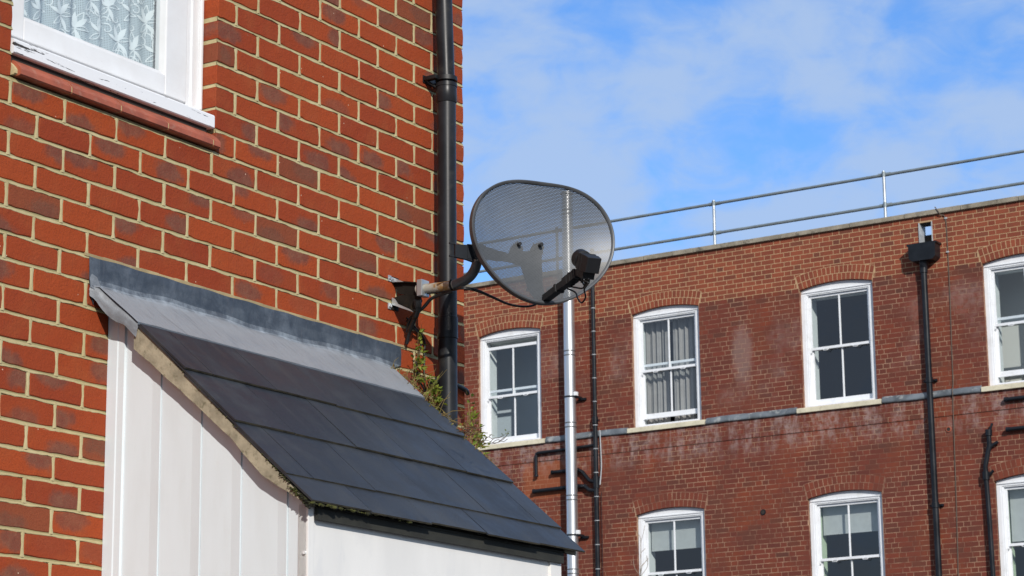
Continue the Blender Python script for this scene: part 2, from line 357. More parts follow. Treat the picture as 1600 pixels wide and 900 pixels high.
def leafm(name, c1, c2):
    m, t, b = mat(name); c = t.mix(t.ramp(t.noise(objc(t), 30, 3, 0.6), 0.35, 0.65), c1, c2); t.put(b.inputs['Base Color'], c)
    b.inputs['Roughness'].default_value = 0.6; o = t.n['Material Output']
    tl = t.node('ShaderNodeBsdfTranslucent', ins={0: c}); mx = t.node('ShaderNodeMixShader', ins={0: 0.3, 1: b.outputs[0], 2: tl.outputs[0]}); t.l.new(mx.outputs[0], o.inputs[0]); return m
def coping_m():
    m, t, b = mat('weathered_concrete'); oc = objc(t)
    c = t.mix(t.ramp(t.noise(oc, 2.2, 6, 0.7), 0.35, 0.65), (0.20, 0.175, 0.13), (0.34, 0.30, 0.235))
    c = t.mix(t.ramp(t.noise(oc, 5, 6, 0.75), 0.52, 0.66, 0, 0.8), c, (0.09, 0.08, 0.062)); c = t.mix(t.ramp(t.noise(oc, 30, 4, 0.7), 0.6, 0.72, 0, 0.5), c, (0.5, 0.48, 0.42))
    t.put(b.inputs['Base Color'], c); b.inputs['Roughness'].default_value = 0.95; bump(t, b, t.noise(oc, 30, 5, 0.7), 0.6, 0.008); return m

M_WHITE, M_SILLP, M_CLAD, M_SLATE, M_LEAD, M_GLASS, M_PERF = white_paint(), flaking_paint(), cladding(), slate(), lead(), glass(), perforated()
M_RUST, M_NET, M_MOSS, M_COPE = rusty_galv(), lace_net(), moss_m(), coping_m()
M_WFAR = simple('white_window_paint', (0.80, 0.82, 0.85), 0.45, var=0.03, scale=3, dirt=(0.5, 0.5, 0.47), dirt_amt=0.25)
M_PIPE = simple('black_plastic_pipe', (0.014, 0.015, 0.018), 0.36, var=0.3, scale=7, bmp=0.08, bscale=40, spec=0.28, dirt=(0.05, 0.048, 0.042), dirt_amt=0.35)
M_CAST = simple('black_painted_iron', (0.010, 0.012, 0.016), 0.34, var=0.3, scale=5, bmp=0.15, bscale=25, spec=0.28)
M_RUBBER = simple('black_cable_sheath', (0.012, 0.012, 0.013), 0.45, var=0.3)
M_BLACKP = simple('black_moulded_plastic', (0.006, 0.0065, 0.008), 0.5, var=0.25, bmp=0.1, bscale=80)
M_RIM = simple('dark_grey_powder_coat', (0.070, 0.074, 0.080), 0.40, var=0.25, bmp=0.1, bscale=90)
M_BRKT = simple('dark_grey_steel_bracket', (0.012, 0.015, 0.020), 0.6, var=0.2, spec=0.2)
M_GALV = simple('galvanised_steel', (0.50, 0.53, 0.55), 0.42, metal=0.65, var=0.16, scale=9, bmp=0.05)
M_RAIL = simple('grey_galvanised_rail', (0.22, 0.26, 0.28), 0.45, metal=0.35, var=0.15, scale=6)
M_FLUE = simple('stainless_flue_steel', (0.68, 0.69, 0.70), 0.34, metal=0.88, var=0.06, scale=3, stretch=(6, 6, 0.4), bmp=0.05, bscale=6)
M_TILE = simple('quarry_tile', (0.36, 0.095, 0.05), 0.55, var=0.18, scale=14, bmp=0.2, bscale=90, dirt=(0.42, 0.25, 0.18), dirt_amt=0.3)
M_BED = simple('verge_mortar', (0.33, 0.285, 0.20), 0.95, var=0.25, scale=18, bmp=0.9, bscale=70, dirt=(0.11, 0.10, 0.055), dirt_amt=0.7)
M_FASC = simple('dark_stained_board', (0.026, 0.026, 0.021), 0.8, var=0.3, scale=10, bmp=0.3)
M_STONE = simple('painted_stone_sill', (0.66, 0.61, 0.46), 0.85, var=0.1, scale=6, bmp=0.2, bscale=30, dirt=(0.34, 0.30, 0.2), dirt_amt=0.4)
M_RECESS = simple('dark_recess_shade', (0.028, 0.022, 0.018), 0.9, var=0.3)  # near-black for recess insides; paints the shade in drip gap and wall holes
M_LEADF = simple('far_lead_flashing', (0.13, 0.15, 0.17), 0.6, var=0.4, scale=3, bmp=0.8, bscale=9, dirt=(0.38, 0.39, 0.38), dirt_amt=0.8)
M_ASPH = simple('yard_asphalt', (0.05, 0.05, 0.052), 0.95, var=0.2, scale=3, bmp=0.5)
M_ROOFF = simple('flat_roof_felt', (0.09, 0.09, 0.095), 0.9, var=0.15, scale=1)
M_WEED = leafm('weed_leaf', (0.12, 0.18, 0.018), (0.27, 0.31, 0.035)); M_RED = leafm('reddish_leaf', (0.19, 0.075, 0.025), (0.20, 0.15, 0.03))
M_DRY = leafm('dry_stalk', (0.34, 0.25, 0.09), (0.22, 0.17, 0.055)); M_TWIG = simple('brown_twig', (0.10, 0.07, 0.045), 0.9)
M_BARK = simple('pale_twig_bark', (0.30, 0.25, 0.19), 0.9)

# ------------------------------------------------------------------ ground
g = MB(); g.add([(-400, -400, 0), (400, -400, 0), (400, 400, 0), (-400, 400, 0)], [(0, 1, 2, 3)])
og = g.build('ground', M_ASPH, None); og['kind'] = 'structure'

# ------------------------------------------------------------------ brick laying
def brick(mb, a0, a1, z0, z1, b1, b0, col, rnd, near=True, mi=0):
    if near:
        j = lambda s: rnd.uniform(-s, s); n = 7; J = 0.0017; e = 0.0022
        ring = []
        for k in range(n): ring.append((a0+(a1-a0)*k/n, z0))
        ring.append((a1, z0)); ring.append((a1, (z0+z1)/2))
        for k in range(n): ring.append((a1-(a1-a0)*k/n, z1))
        ring.append((a0, z1)); ring.append((a0, (z0+z1)/2))
        cx, cz = (a0+a1)/2, (z0+z1)/2
        outer = []
        for i, (x, z) in enumerate(ring):
            corner = (abs(x-a0) < 1e-6 or abs(x-a1) < 1e-6) and (abs(z-z0) < 1e-6 or abs(z-z1) < 1e-6)
            s = rnd.uniform(0.0008, 0.0035) if corner else 0
            x2 = x + j(J) - (s if x > cx else -s); z2 = z + j(J) - (s if z > cz else -s)
            outer.append((x2, z2))
        inner = [(x+(e if x < cx else -e)*min(1, abs(x-cx)/((a1-a0)/2)*1.0), z+(e if z < cz else -e)) for x, z in outer]
        N = len(ring); tb = [j(0.0012) for _ in range(2)]
        vs = [(x, b1+tb[0]*(x-cx)*8, z) for x, z in inner] + [(x, b1-0.0022, z) for x, z in outer] + [(x, b0, z) for x, z in outer]
        uvs = [((x-a0)/(a1-a0), (z-z0)/(z1-z0)) for x, z in inner] + [((x-a0)/(a1-a0), (z-z0)/(z1-z0)) for x, z in outer]*2
        fs = [list(range(N))] + [(i, (i+1) % N, N+(i+1) % N, N+i) for i in range(N)] + [(N+i, N+(i+1) % N, 2*N+(i+1) % N, 2*N+i) for i in range(N)]
        mb.add(vs, fs, mi, col, uvs)

# ================================================================== NEAR HOUSE
BZ = 2.933; CA = 4.955; CORNER = 7.186
house = thing('brick_house', NEAR, (6.0, 0, 0), 'house corner of bright orange red brick with cream mortar joints, nearest the viewer', 'house')
wl = MB(); OPN = (4.842, 5.757, 3.758, 5.05); WTOP = 6.2
# mortar backing sheet behind the joints (with the window opening left free)
BB = -0.0045
for (a0, a1, z0, z1) in ((2.6, OPN[0]-0.004, 0, WTOP), (OPN[0]-0.004, OPN[1]+0.004, 0, OPN[2]), (OPN[0]-0.004, OPN[1]+0.004, OPN[3], WTOP), (OPN[1]+0.004, CORNER-0.004, 0, WTOP)):
    wl.box(a0, a1, -0.10, BB, z0, z1, 1, (0.1, 0, 0))
rr = random.Random(5)
row = 0
kmin = -int(BZ/0.075); 
for v in range(-44, 28):
    zt = BZ - 0.075*v; zb = zt - 0.075
    if zb < 0.9 or zt > WTOP: continue
    par = v % 2
    u0 = -22 + ((par - (-22)) % 2)
    edges = [CA + 0.1125*u for u in range(u0, 22, 2)]
    segs = []
    for k in range(len(edges)-1):
        x0, x1 = edges[k]+0.005, edges[k+1]-0.005
        x0 += rr.uniform(-.0015, .0015); x1 += rr.uniform(-.0015, .0015)
        if x1 < 2.62 or x0 > CORNER-0.03: continue
        x0 = max(x0, 2.62); x1 = min(x1, CORNER)
        if abs(x1-CORNER) < 0.05: x1 = CORNER
        inz = zb >= OPN[2]-0.001 and zt <= OPN[3]+0.001
        parts = [(x0, x1)]
        if inz:
            parts = []
            if x0 < OPN[0]-0.01: parts.append((x0, min(x1, OPN[0])))
            if x1 > OPN[1]+0.01: parts.append((max(x0, OPN[1]), x1))
        for (p0, p1) in parts:
            if p1-p0 < 0.02: continue
            gflag = rr.random(); col = (rr.random()**1.3, gflag, rr.random())
            h = rr.uniform(0, 0.0015)
            brick(wl, p0, p1, zb+0.005+rr.uniform(-.001, .001), zt-0.005+rr.uniform(-.001, .001), rr.uniform(-0.0008, 0.0016), -0.10, col, rr)
    # perpends: flush ribbons
    for x in edges:
        if x < 2.7 or x > CORNER-0.04: continue
        if OPN[0]-0.01 < x < OPN[1]+0.02 and zb >= OPN[2]-0.001 and zt <= OPN[3]+0.001: continue
        w0 = 0.0062; n = 4; vs = []
        for k in range(n+1):
            z = zb + 0.001 + (zt-zb-0.002)*k/n; wob = rr.uniform(-.0010, .0012); cx_ = x+rr.uniform(-.0007, .0007)
            fl = 0.003 if k in (0, n) else 0
            vs += [(cx_-w0-wob-fl, -0.0015, z), (cx_+rr.uniform(-.001, .001), rr.uniform(0.0008, 0.0022), z), (cx_+w0+wob+fl, -0.0015, z)]
        wl.add(vs, [(3*k+q, 3*k+q+1, 3*k+q+4, 3*k+q+3) for k in range(n) for q in (0, 1)], 1, (0.12, 0, 0), smooth=True)
# bed joints: weather-struck, standing a little proud of the brick below
for v in range(-44, 28):
    z = BZ - 0.075*v
    if z < 0.9 or z > WTOP: continue
    runs = [(2.62, CORNER-0.002)]
    if OPN[2]+0.01 < z < OPN[3]-0.01: runs = [(2.62, OPN[0]-0.001), (OPN[1]+0.001, CORNER-0.002)]
    for (x0, x1) in runs:
        n = int((x1-x0)/0.014); vs = []; lo1 = 0; ph = rr.random()*9
        for k in range(n+1):
            x = x0+(x1-x0)*k/n; lo1 = lo1*0.7 + rr.uniform(-.0016, .0016)
            drop = 0.0062+lo1+0.0008*math.sin(x*9+ph); pr_ = 0.0009+0.0005*math.sin(x*5+ph*2)
            vs += [(x, -0.0035, z+0.0062), (x, -0.0016, z+0.0008), (x, pr_, z-drop+0.0012), (x, pr_-0.0008, z-drop), (x, -0.004, z-drop-0.0003)]
        fs = [(5*k+q, 5*k+q+1, 5*k+q+6, 5*k+q+5) for k in range(n) for q in range(4)]
        k0 = len(wl.v); wl.v += vs
        for i, fc in enumerate(fs):
            wl.f.append([k0+q for q in fc]); wl.m.append(1); wl.c.append(((0.95, 0.35, 0.0, 0.0)[i % 4], 0, 0)); wl.uv.append(None); wl.sm.append(False)
wl.build('wall', [M_BN, M_MN], house, recalc=False)
# return wall and body of the house
sw = MB(); sw.box(CORNER-0.2, CORNER-0.002, -7.0, -0.105, 0, WTOP); sw.box(2.6, 2.8, -7.0, -0.11, 0, WTOP); sw.box(2.8, CORNER-0.2, -7.0, -6.8, 0, WTOP)
m_, t_, b_ = mat('plain_brickwork'); br_ = t_.node('ShaderNodeTexBrick', ins={'Vector': t_.comb(t_.sep(objc(t_))[1], t_.sep(objc(t_))[2], 0.0), 'Color1': (0.36, 0.06, 0.025), 'Color2': (0.26, 0.045, 0.022), 'Mortar': (0.6, 0.45, 0.25), 'Scale': 1.0, 'Mortar Size': 0.005, 'Brick Width': 0.225, 'Row Height': 0.075})
t_.put(b_.inputs['Base Color'], br_.outputs[0]); b_.inputs['Roughness'].default_value = 0.9
sw.build('side_wall', m_, house)
rf = MB(); rf.box(2.6, CORNER, -7.0, -0.11, WTOP+0.001, WTOP+0.2); rf.build('roof', M_ROOFF, house)

# near window
aL, aR = OPN[0], OPN[1]
fw = MB(); FB = -0.063; ZS = 3.905; ZT = OPN[3]
fw.box(aL, aL+0.050, FB-0.07, FB, ZS, ZT, bev=0.003); fw.box(aR-0.073, aR, FB-0.07, FB, ZS, ZT, bev=0.003)
fw.box(aR-0.052, aR-0.044, FB, FB+0.006, ZS, ZT); fw.box(aL+0.052, aR-0.075, FB-0.07, FB, ZT-0.06, ZT, bev=0.003)
fw.box(aR-0.014, aR-0.0015, FB, FB+0.010, ZS+0.002, ZT, bev=0.004)
win = fw.build('window', M_WHITE, house, label='white painted casement window with lace curtain above a flaking sill')
cs = MB(); c0, c1 = aL+0.052, aR-0.075; g0, g1, gz = aL+0.105, aR-0.178, 3.980; CB = FB+0.004
cs.box(c0, g0, CB-0.045, CB, 3.915, ZT-0.062, bev=0.004); cs.box(g1, c1, CB-0.045, CB, 3.915, ZT-0.062, bev=0.004)
cs.box(g0, g1, CB-0.0455, CB-0.0005, 3.915, gz, bev=0.004); cs.box(g0, g1, CB-0.045, CB, ZT-0.125, ZT-0.062, bev=0.004)
cs.prism([(g0, gz), (g1, gz), (g1, gz+0.010), (g0, gz+0.010)], 'b', CB-0.030, CB-0.010)
cs.build('sash', M_WHITE, win)
gp = MB(); gp.add([(g0, CB-0.028, gz+0.002), (g1, CB-0.028, gz+0.002), (g1, CB-0.028, ZT-0.125), (g0, CB-0.028, ZT-0.125)], [(0, 1, 2, 3)]); gp.build('pane', M_GLASS, win)
sl = MB()
sl.prism([(-0.14, 3.9045), (-0.058, 3.9045), (-0.050, 3.897), (0.002, 3.879), (0.006, 3.874), (0.006, 3.838), (0.002, 3.835), (-0.14, 3.835)], 'a', aL+0.001, aR-0.012)
sl.build('sill', M_SILLP, win, label='white timber sill with flaking paint')
dk = MB(); dk.box(aL+0.004, aR-0.030, -0.10, -0.012, 3.808, 3.8345); dk.build('drip_gap_shade', M_RECESS, win)  # dark strip standing in for the shadow in the gap under the sill
# quarry tile sub-sill, bevelled to the front
tl = MB(); tw = (aR-aL-0.014)/4.15; x = aL+0.012
tiles = []
while x < aR-0.02:
    x1 = min(x+tw-0.006, aR-0.004); tiles.append((x, x1)); x += tw
PF = [(-0.09, 3.822), (-0.006, 3.818), (0.010, 3.805), (0.022, 3.792), (0.025, 3.787), (0.025, 3.772), (0.020, 3.7685), (-0.09, 3.7685)]
for (x0, x1) in tiles: tl.prism(PF, 'a', x0, x1, 0)
for (x0, x1) in tiles[:-1]: tl.prism([(p[0]-0.002, p[1]-(0.001 if p[1] > 3.78 else -0.001)) for p in PF], 'a', x1-0.001, x1+0.007, 1)
tl.prism([(p[0]-0.012, p[1]-(0.002 if p[1] > 3.78 else -0.002)) for p in PF], 'a', aL+0.001, aL+0.013, 1)
tl.build('tile_sill', [M_TILE, M_MN], win, label='red quarry tile sill under the timber one')
# net curtain with woven flowers, hung in soft folds
def foldb(a): return -0.17 + 0.010*math.sin(a*46)+0.006*math.sin(a*97+1)
cu = MB(); n = 120
def cf(u, v): a = aL+0.03+(aR-aL-0.06)*u; return (a, foldb(a), 3.93+1.1*v)
k0 = len(cu.v)
vs = []; uvs = []
for i in range(n+1):
    for jz in (0, 1): p = cf(i/n, jz); vs.append(p); uvs.append((i/n*1.05, p[2]))
cu.add(vs, [(2*i, 2*i+2, 2*i+3, 2*i+1) for i in range(n)], 0, None, uvs, True)
rl = random.Random(8)
def stroke(pts, wd):
    """flat woven ribbon following the folds"""
    vs = []; m = len(pts)
    for i, (a, z) in enumerate(pts):
        p, q = pts[max(i-1, 0)], pts[min(i+1, m-1)]; dx, dz_ = q[0]-p[0], q[1]-p[1]; L = math.hypot(dx, dz_) or 1
        nx, nz = -dz_/L, dx/L; ww = wd[i] if isinstance(wd, list) else wd
        for s in (1, -1):
            aa = a+nx*ww*s; vs.append((aa, foldb(aa)+0.0015, z+nz*ww*s))
    cu.add(vs, [(2*i, 2*i+2, 2*i+3, 2*i+1) for i in range(m-1)], 1)
def petal(a, z, ang, L, wd, open_=False):
    m = 9; pts = []; ws = []
    for i in range(m):
        t = i/(m-1); rr_ = L*t; bend = 0.35*t*t
        pts.append((a+rr_*math.sin(ang+bend*0.4), z+rr_*math.cos(ang+bend*0.4))); ws.append(max(0.0004, wd*math.sin(PI*min(1, t*1.02+0.02))**0.8))
    if open_:
        for sgn in (1, -1):
            o2 = [(p[0]+sgn*ws[i]*math.cos(ang), p[1]-sgn*ws[i]*math.sin(ang)) for i, p in enumerate(pts)]; stroke(o2, 0.0016)
    else: stroke(pts, ws)
def curl(a, z, r, ang, sgn, wd=0.0022):
    pts = []
    for i in range(18):
        t = i/17; rr_ = r*(1-0.72*t); th = ang+sgn*t*5.0; pts.append((a+rr_*math.cos(th), z+rr_*math.sin(th)))
    stroke(pts, [wd*(1-0.5*i/17) for i in range(18)])
for gx in range(-1, 11):
    for gz_ in range(0, 10):
        a = 4.90+gx*0.088+(0.044 if gz_ % 2 else 0)+rl.uniform(-.008, .008); z = 3.985+gz_*0.098+rl.uniform(-.008, .008)
        if not (aL+0.05 < a < aR-0.06): continue
        tilt = rl.uniform(-.3, .3)
        for k, (an, L, wd) in enumerate(((-0.42, .052, .0085), (0.0, .058, .0095), (0.42, .052, .0085))): petal(a, z, an+tilt, L, wd, k == 1)
        petal(a, z, -1.25+tilt, .045, .006); petal(a, z, 1.25+tilt, .045, .006, True); petal(a, z-0.004, 2.5+tilt, .05, .006); petal(a, z-0.004, -2.6+tilt, .042, .007, True)
        curl(a+0.045, z+0.052, .020, tilt, 1); curl(a-0.045, z+0.03, .018, 2+tilt, -1); curl(a+0.03, z-0.035, .015, 3+tilt, 1)
        stroke([(a+0.004*math.sin(i), z-0.012*i) for i in range(5)], 0.0016)
m_lace = plain('woven_lace', (0.74, 0.78, 0.79), 0.9)
cu.build('curtain', [M_NET, m_lace], win, recalc=False)
inn = MB()   # the room behind
inn.box(4.0, 6.6, -2.6, -2.5, 3.0, 5.4); inn.box(4.0, 4.1, -2.5, -0.12, 3.0, 5.4); inn.box(6.5, 6.6, -2.5, -0.12, 3.0, 5.4); inn.box(4.1, 6.5, -2.5, -0.12, 3.0, 3.1); inn.box(4.1, 6.5, -2.5, -0.12, 5.3, 5.4)
inn.build('room_lining', plain('room_paint', (0.20, 0.21, 0.23)), win)

# ================================================================== PORCH
SL = -0.924; SI = 3.2305
def rz(b): return SI + SL*b          # roof surface height
cosr = math.cos(math.atan(SL)); sinr = math.sin(math.atan(SL))
porch = thing('porch', NEAR, (5.95, 0.37, 0), 'white clad porch with sloping dark slate roof and lead flashing against the brick wall', 'porch')
PB = 0.728; GA = 5.29; GR = 6.62
cl_ = MB()
def gtop(b): return rz(b)-0.022
xs, off = [0.0, 0.036, 0.040, 0.062, 0.064], [9, 9, 7, 7, 0]
for g_ in (0.202, 0.353, 0.498, 0.660):      # boards: flat, then a slightly turned-out strip ending in a shadow joint
    xs += [g_-0.040, g_-0.036, g_-0.003, g_-0.0025, g_, g_+0.0005]; off += [0, 0, 3.2, -3, -3, 0]
xs += [0.698, 0.700, PB-0.003, PB]; off += [0, 5, 5, 3]
vs = []
for b, o in zip(xs, off): vs += [(GA-o*0.001, b, 0), (GA-o*0.001, b, gtop(b))]
cl_.add(vs, [(2*i, 2*i+2, 2*i+3, 2*i+1) for i in range(len(xs)-1)])
cl_.build('side_cladding', M_CLAD, porch, recalc=False, label='vertical white boards under the sloping verge')
fr_ = MB(); fr_.box(GA+0.022, GR-0.066, PB-0.03, PB-0.004, 0, 2.53)
fr_.box(GA-0.005, GA+0.022, PB-0.03, PB+0.004, 0, gtop(PB)-0.001, bev=0.002); fr_.box(GR-0.066, GR-0.001, PB-0.03, PB+0.003, 0, gtop(PB)-0.001, bev=0.002)
fr_.build('front_panel', simple('painted_flat_panel', (0.79, 0.775, 0.745), 0.45, var=0.05, scale=4, stretch=(1, 1, 0.4), dirt=(0.66, 0.66, 0.66), dirt_amt=0.4), porch, label='flat white panel below the eave')
rs = MB(); rs.prism([(0, 0), (PB-0.004, 0), (PB-0.004, gtop(PB)), (0, gtop(0))], 'a', GR-0.02, GR-0.0012); rs.build('side_cladding', M_CLAD, porch)
# screws
for b in (0.653, 0.722):
    for z in (2.18, 2.40, 2.62):
        if z > gtop(b)-0.05: continue
        a = GA-0.0045 if b > 0.7 else GA+0.006
        scw = MB(); scw.tube([(a-0.006, b, z), (a, b, z)], 0.005, 8); scw.build('screw', M_WHITE, porch)
fas = MB(); fas.box(GA+0.024, GR-0.005, PB+0.0045, PB+0.015, 2.492, 2.530); fas.build('fascia', M_FASC, porch, label='dark board under the slates')
# slates
ro = MB(); tails = [0.314, 0.496, 0.674, 0.766]; RL, RR = 5.245, 6.700
rp = random.Random(21)
tops = [0.02, 0.14, 0.32, 0.50]
for k, (tb, bt) in enumerate(zip(tails, tops)):
    offs = RL + (0.125 if k % 2 == 0 else 0.275) - 0.3
    x = offs
    while x < RR:
        x0, x1 = max(x+0.0015, RL+rp.uniform(0, 0.004)), min(x+0.2985, RR+rp.uniform(-0.004, 0.004))
        x += 0.3
        if x1-x0 < 0.01: continue
        th = 0.0055; lift_t = 0.0095+rp.uniform(0, 0.0018); lift_h = 0.0005*k; tj = tb+rp.uniform(-0.0015, 0.0015)
        if k == 3: tj += 0.003*math.sin(x*9)
        c = (rp.random(), 0, 0)
        def P(a, b, up): return (a, b - sinr*up*1.0, rz(b) + cosr*up)
        z_t = lift_t+0.0045; z_h = lift_h
        vs = [P(x0, bt, z_h), P(x1, bt, z_h), P(x1, tj, z_t), P(x0, tj, z_t), P(x0, bt, z_h-th), P(x1, bt, z_h-th), P(x1, tj, z_t-th), P(x0, tj, z_t-th)]
        ro.add(vs, [(0, 1, 2, 3), (4, 7, 6, 5), (0, 3, 7, 4), (1, 5, 6, 2), (0, 4, 5, 1)], 0, c); ro.add(vs, [(3, 2, 6, 7)], 1, c)
# under-slate felt and battens edge so no light leaks through
ro.add([(RL+0.01, 0.0, rz(0)-0.012), (RR-0.01, 0.0, rz(0)-0.012), (RR-0.01, 0.745, rz(0.745)-0.010), (RL+0.01, 0.745, rz(0.745)-0.010)], [(0, 1, 2, 3)], 1)
ro.add([(RL+0.01, 0.0, rz(0)-0.020), (RR-0.01, 0.0, rz(0)-0.020), (RR-0.01, 0.745, rz(0.745)-0.019), (RL+0.01, 0.745, rz(0.745)-0.019)], [(0, 1, 2, 3)], 1)
for (a_, b_, r_) in ((5.435, 0.60, 0.0045), (5.447, 0.603, 0.003), (6.10, 0.43, 0.002), (5.80, 0.70, 0.003)):
    bmq = [(a_+r_*(1+0.5*math.sin(k*2.1))*math.cos(k*PI/5), b_+r_*0.8*(1+0.3*math.cos(k*3))*math.sin(k*PI/5), 0) for k in range(10)]
    ro.add([(p[0], p[1], rz(p[1])+0.0125) for p in bmq], [list(range(10))], 2)
roof = ro.build('roof', [M_SLATE, simple('slate_edge_dirt', (0.060, 0.052, 0.034), 0.95, var=0.5, scale=20, dirt=(0.02, 0.018, 0.012), dirt_amt=0.8), plain('bird_dropping', (0.6, 0.6, 0.56))], porch, label='dark blue grey slates in four courses')
def blob(mb, c, r, rnd, sub=2, flat=0.7):
    bm = bmesh.new(); bmesh.ops.create_icosphere(bm, subdivisions=sub, radius=1)
    ph = [rnd.random()*6 for _ in range(3)]
    for v in bm.verts:
        q = v.co; s = 1+0.25*math.sin(q.x*5+ph[0])*math.sin(q.y*6+ph[1])+0.2*math.sin(q.z*7+ph[2]); v.co = q*s
    bm.verts.index_update(); sx, sy, sz = r*rnd.uniform(.8, 1.8), r, r*flat
    mb.add([(c[0]+v.co.x*sx, c[1]+v.co.y*sy, c[2]+v.co.z*sz) for v in bm.verts], [[v.index for v in f_.verts] for f_ in bm.faces], 0, smooth=True); bm.free()
ms = MB(); rm = random.Random(3)
for (tb, cnt, amax, rad) in ((0.674, 170, 0.75, 0.0030), (0.766, 110, 0.5, 0.0036), (0.496, 60, 1.3, 0.0016), (0.314, 40, 1.3, 0.0015)):
    for i in range(cnt):
        a = RL+0.01+(abs(rm.gauss(0, 0.45))*amax*1.0 if amax < 1 else rm.random()*1.4)
        if a > RR-0.05: continue
        r = rad*rm.uniform(0.4, 1.6)*(1.6 if rm.random() < 0.06 else 1)
        blob(ms, (a, tb+0.001, rz(tb)+0.006+rm.uniform(-.003, .003)), r, rm, 1)
for i in range(150):      # along the lower verge
    b = 0.765-abs(rm.gauss(0, 0.05)); a = RL+rm.uniform(0, 0.008); blob(ms, (a, b, rz(b)+rm.uniform(-0.014, 0.004)), rm.uniform(.0015, .0036), rm, 2)
for i in range(70):
    b = rm.uniform(0.2, 0.75); blob(ms, (RL+rm.uniform(0.001, 0.006), b, rz(b)+rm.uniform(-0.004, 0.004)), rm.uniform(.001, .0028), rm, 1)
mo = ms.build('moss', M_MOSS, roof, recalc=False); mo['kind'] = 'stuff'
# verge bedding
vg = MB(); tp = []; bt_ = []
nst = 60
TH = [(0.14, 0.080), (0.187, 0.072), (0.355, 0.054), (0.483, 0.044), (0.552, 0.052), (0.600, 0.054), (0.674, 0.030), (0.752, 0.008)]
def vth(b):
    for (x0, y0), (x1, y1) in zip(TH[:-1], TH[1:]):
        if b <= x1: return y0+(y1-y0)*(b-x0)/(x1-x0)
    return 0.008
jit = 0
for i in range(nst+1):
    b = 0.125+0.627*i/nst; jit = jit*0.6+rm.uniform(-.0013, .0013); tp.append((b, rz(b)-0.004)); bt_.append((b, rz(b)-0.004-vth(b)+jit))
for i in range(nst):
    q = [tp[i], tp[i+1], bt_[i+1], bt_[i]]
    for (a0, a1) in ((RL+0.006, GA-0.0005),):
        vs = [(a0, p[0], p[1]) for p in q] + [(a1, p[0], p[1]) for p in q]
        vg.add(vs, [(0, 1, 2, 3), (4, 7, 6, 5), (0, 4, 5, 1), (2, 6, 7, 3)], 0)
vg.add([(RL+0.006, *tp[-1]), (GA, *tp[-1]), (GA, *bt_[-1]), (RL+0.006, *bt_[-1])], [(0, 1, 2, 3)])
vg.build('verge', M_BED, porch, recalc=False, label='beige mortar bedding along the sloping edge')
# right verge thin bedding
vr = MB(); vr.prism([(0.05, rz(0.05)-0.005), (0.745, rz(0.745)-0.005), (0.745, rz(0.745)-0.016), (0.05, rz(0.05)-0.03)], 'a', GR, RR-0.012); vr.build('verge', M_BED, porch)
# lead flashing: upstand, fold, apron, turned down at the verge
fl = MB()
def hn(x, y, s=1.0): return (math.sin(x*23+1.3*math.sin(y*31))*0.5+math.sin(x*57+y*40)*0.3+math.sin(x*9-y*17)*0.6)*s
def fold(a): return 3.222+0.004*math.sin(a*7)+0.002*math.sin(a*23)
A0, A1 = 5.186, 6.776
NU = 110
cols = []
# profile across: (kind, parameter)
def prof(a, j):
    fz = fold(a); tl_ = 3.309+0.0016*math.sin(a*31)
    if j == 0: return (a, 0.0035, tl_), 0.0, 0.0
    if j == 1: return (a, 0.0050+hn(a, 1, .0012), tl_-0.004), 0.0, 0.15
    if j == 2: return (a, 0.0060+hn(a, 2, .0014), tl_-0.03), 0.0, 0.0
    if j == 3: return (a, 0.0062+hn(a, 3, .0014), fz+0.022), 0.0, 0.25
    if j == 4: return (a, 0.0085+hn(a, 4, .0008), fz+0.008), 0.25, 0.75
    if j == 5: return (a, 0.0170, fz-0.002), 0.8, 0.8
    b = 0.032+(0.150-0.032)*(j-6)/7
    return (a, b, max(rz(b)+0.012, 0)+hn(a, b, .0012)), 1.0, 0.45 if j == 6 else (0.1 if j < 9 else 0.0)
NV = 13
vs = []; at_ = []
for i in range(NU+1):
    a = A0+(A1-A0)*i/NU
    for j in range(NV+1):
        p, q, h = prof(a, j)
        if j >= 5: # apron narrower than the upstand on the right
            aL_ = A0+0.012+(RL-0.008-A0-0.012)*max(0.0, min(1.0, (j-5)/8)); aa = aL_+(RR+0.006-aL_)*i/NU; p, q, h = prof(aa, j)
            if j == NV: p = (p[0], p[1]+0.0015*math.sin(aa*14), p[2])
        elif j == 4: aa = A0+0.005+(A1-0.04-A0-0.005)*i/NU; p, q, h = prof(aa, j)
        vs.append(p); at_.append((q, h))
k0 = len(fl.v); fl.v += vs
for i in range(NU):
    for j in range(NV):
        ids = (i*(NV+1)+j, (i+1)*(NV+1)+j, (i+1)*(NV+1)+j+1, i*(NV+1)+j+1)
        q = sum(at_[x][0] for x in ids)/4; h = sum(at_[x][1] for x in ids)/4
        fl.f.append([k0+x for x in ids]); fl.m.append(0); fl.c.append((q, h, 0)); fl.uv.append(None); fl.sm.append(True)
# front lip of apron
fl.add([(RL-0.008, 0.151, rz(0.150)+0.012), (RR+0.006, 0.151, rz(0.150)+0.012), (RR+0.006, 0.151, rz(0.150)+0.004), (RL-0.008, 0.151, rz(0.150)+0.004)], [(0, 1, 2, 3)], 0, (0.3, 0, 0))
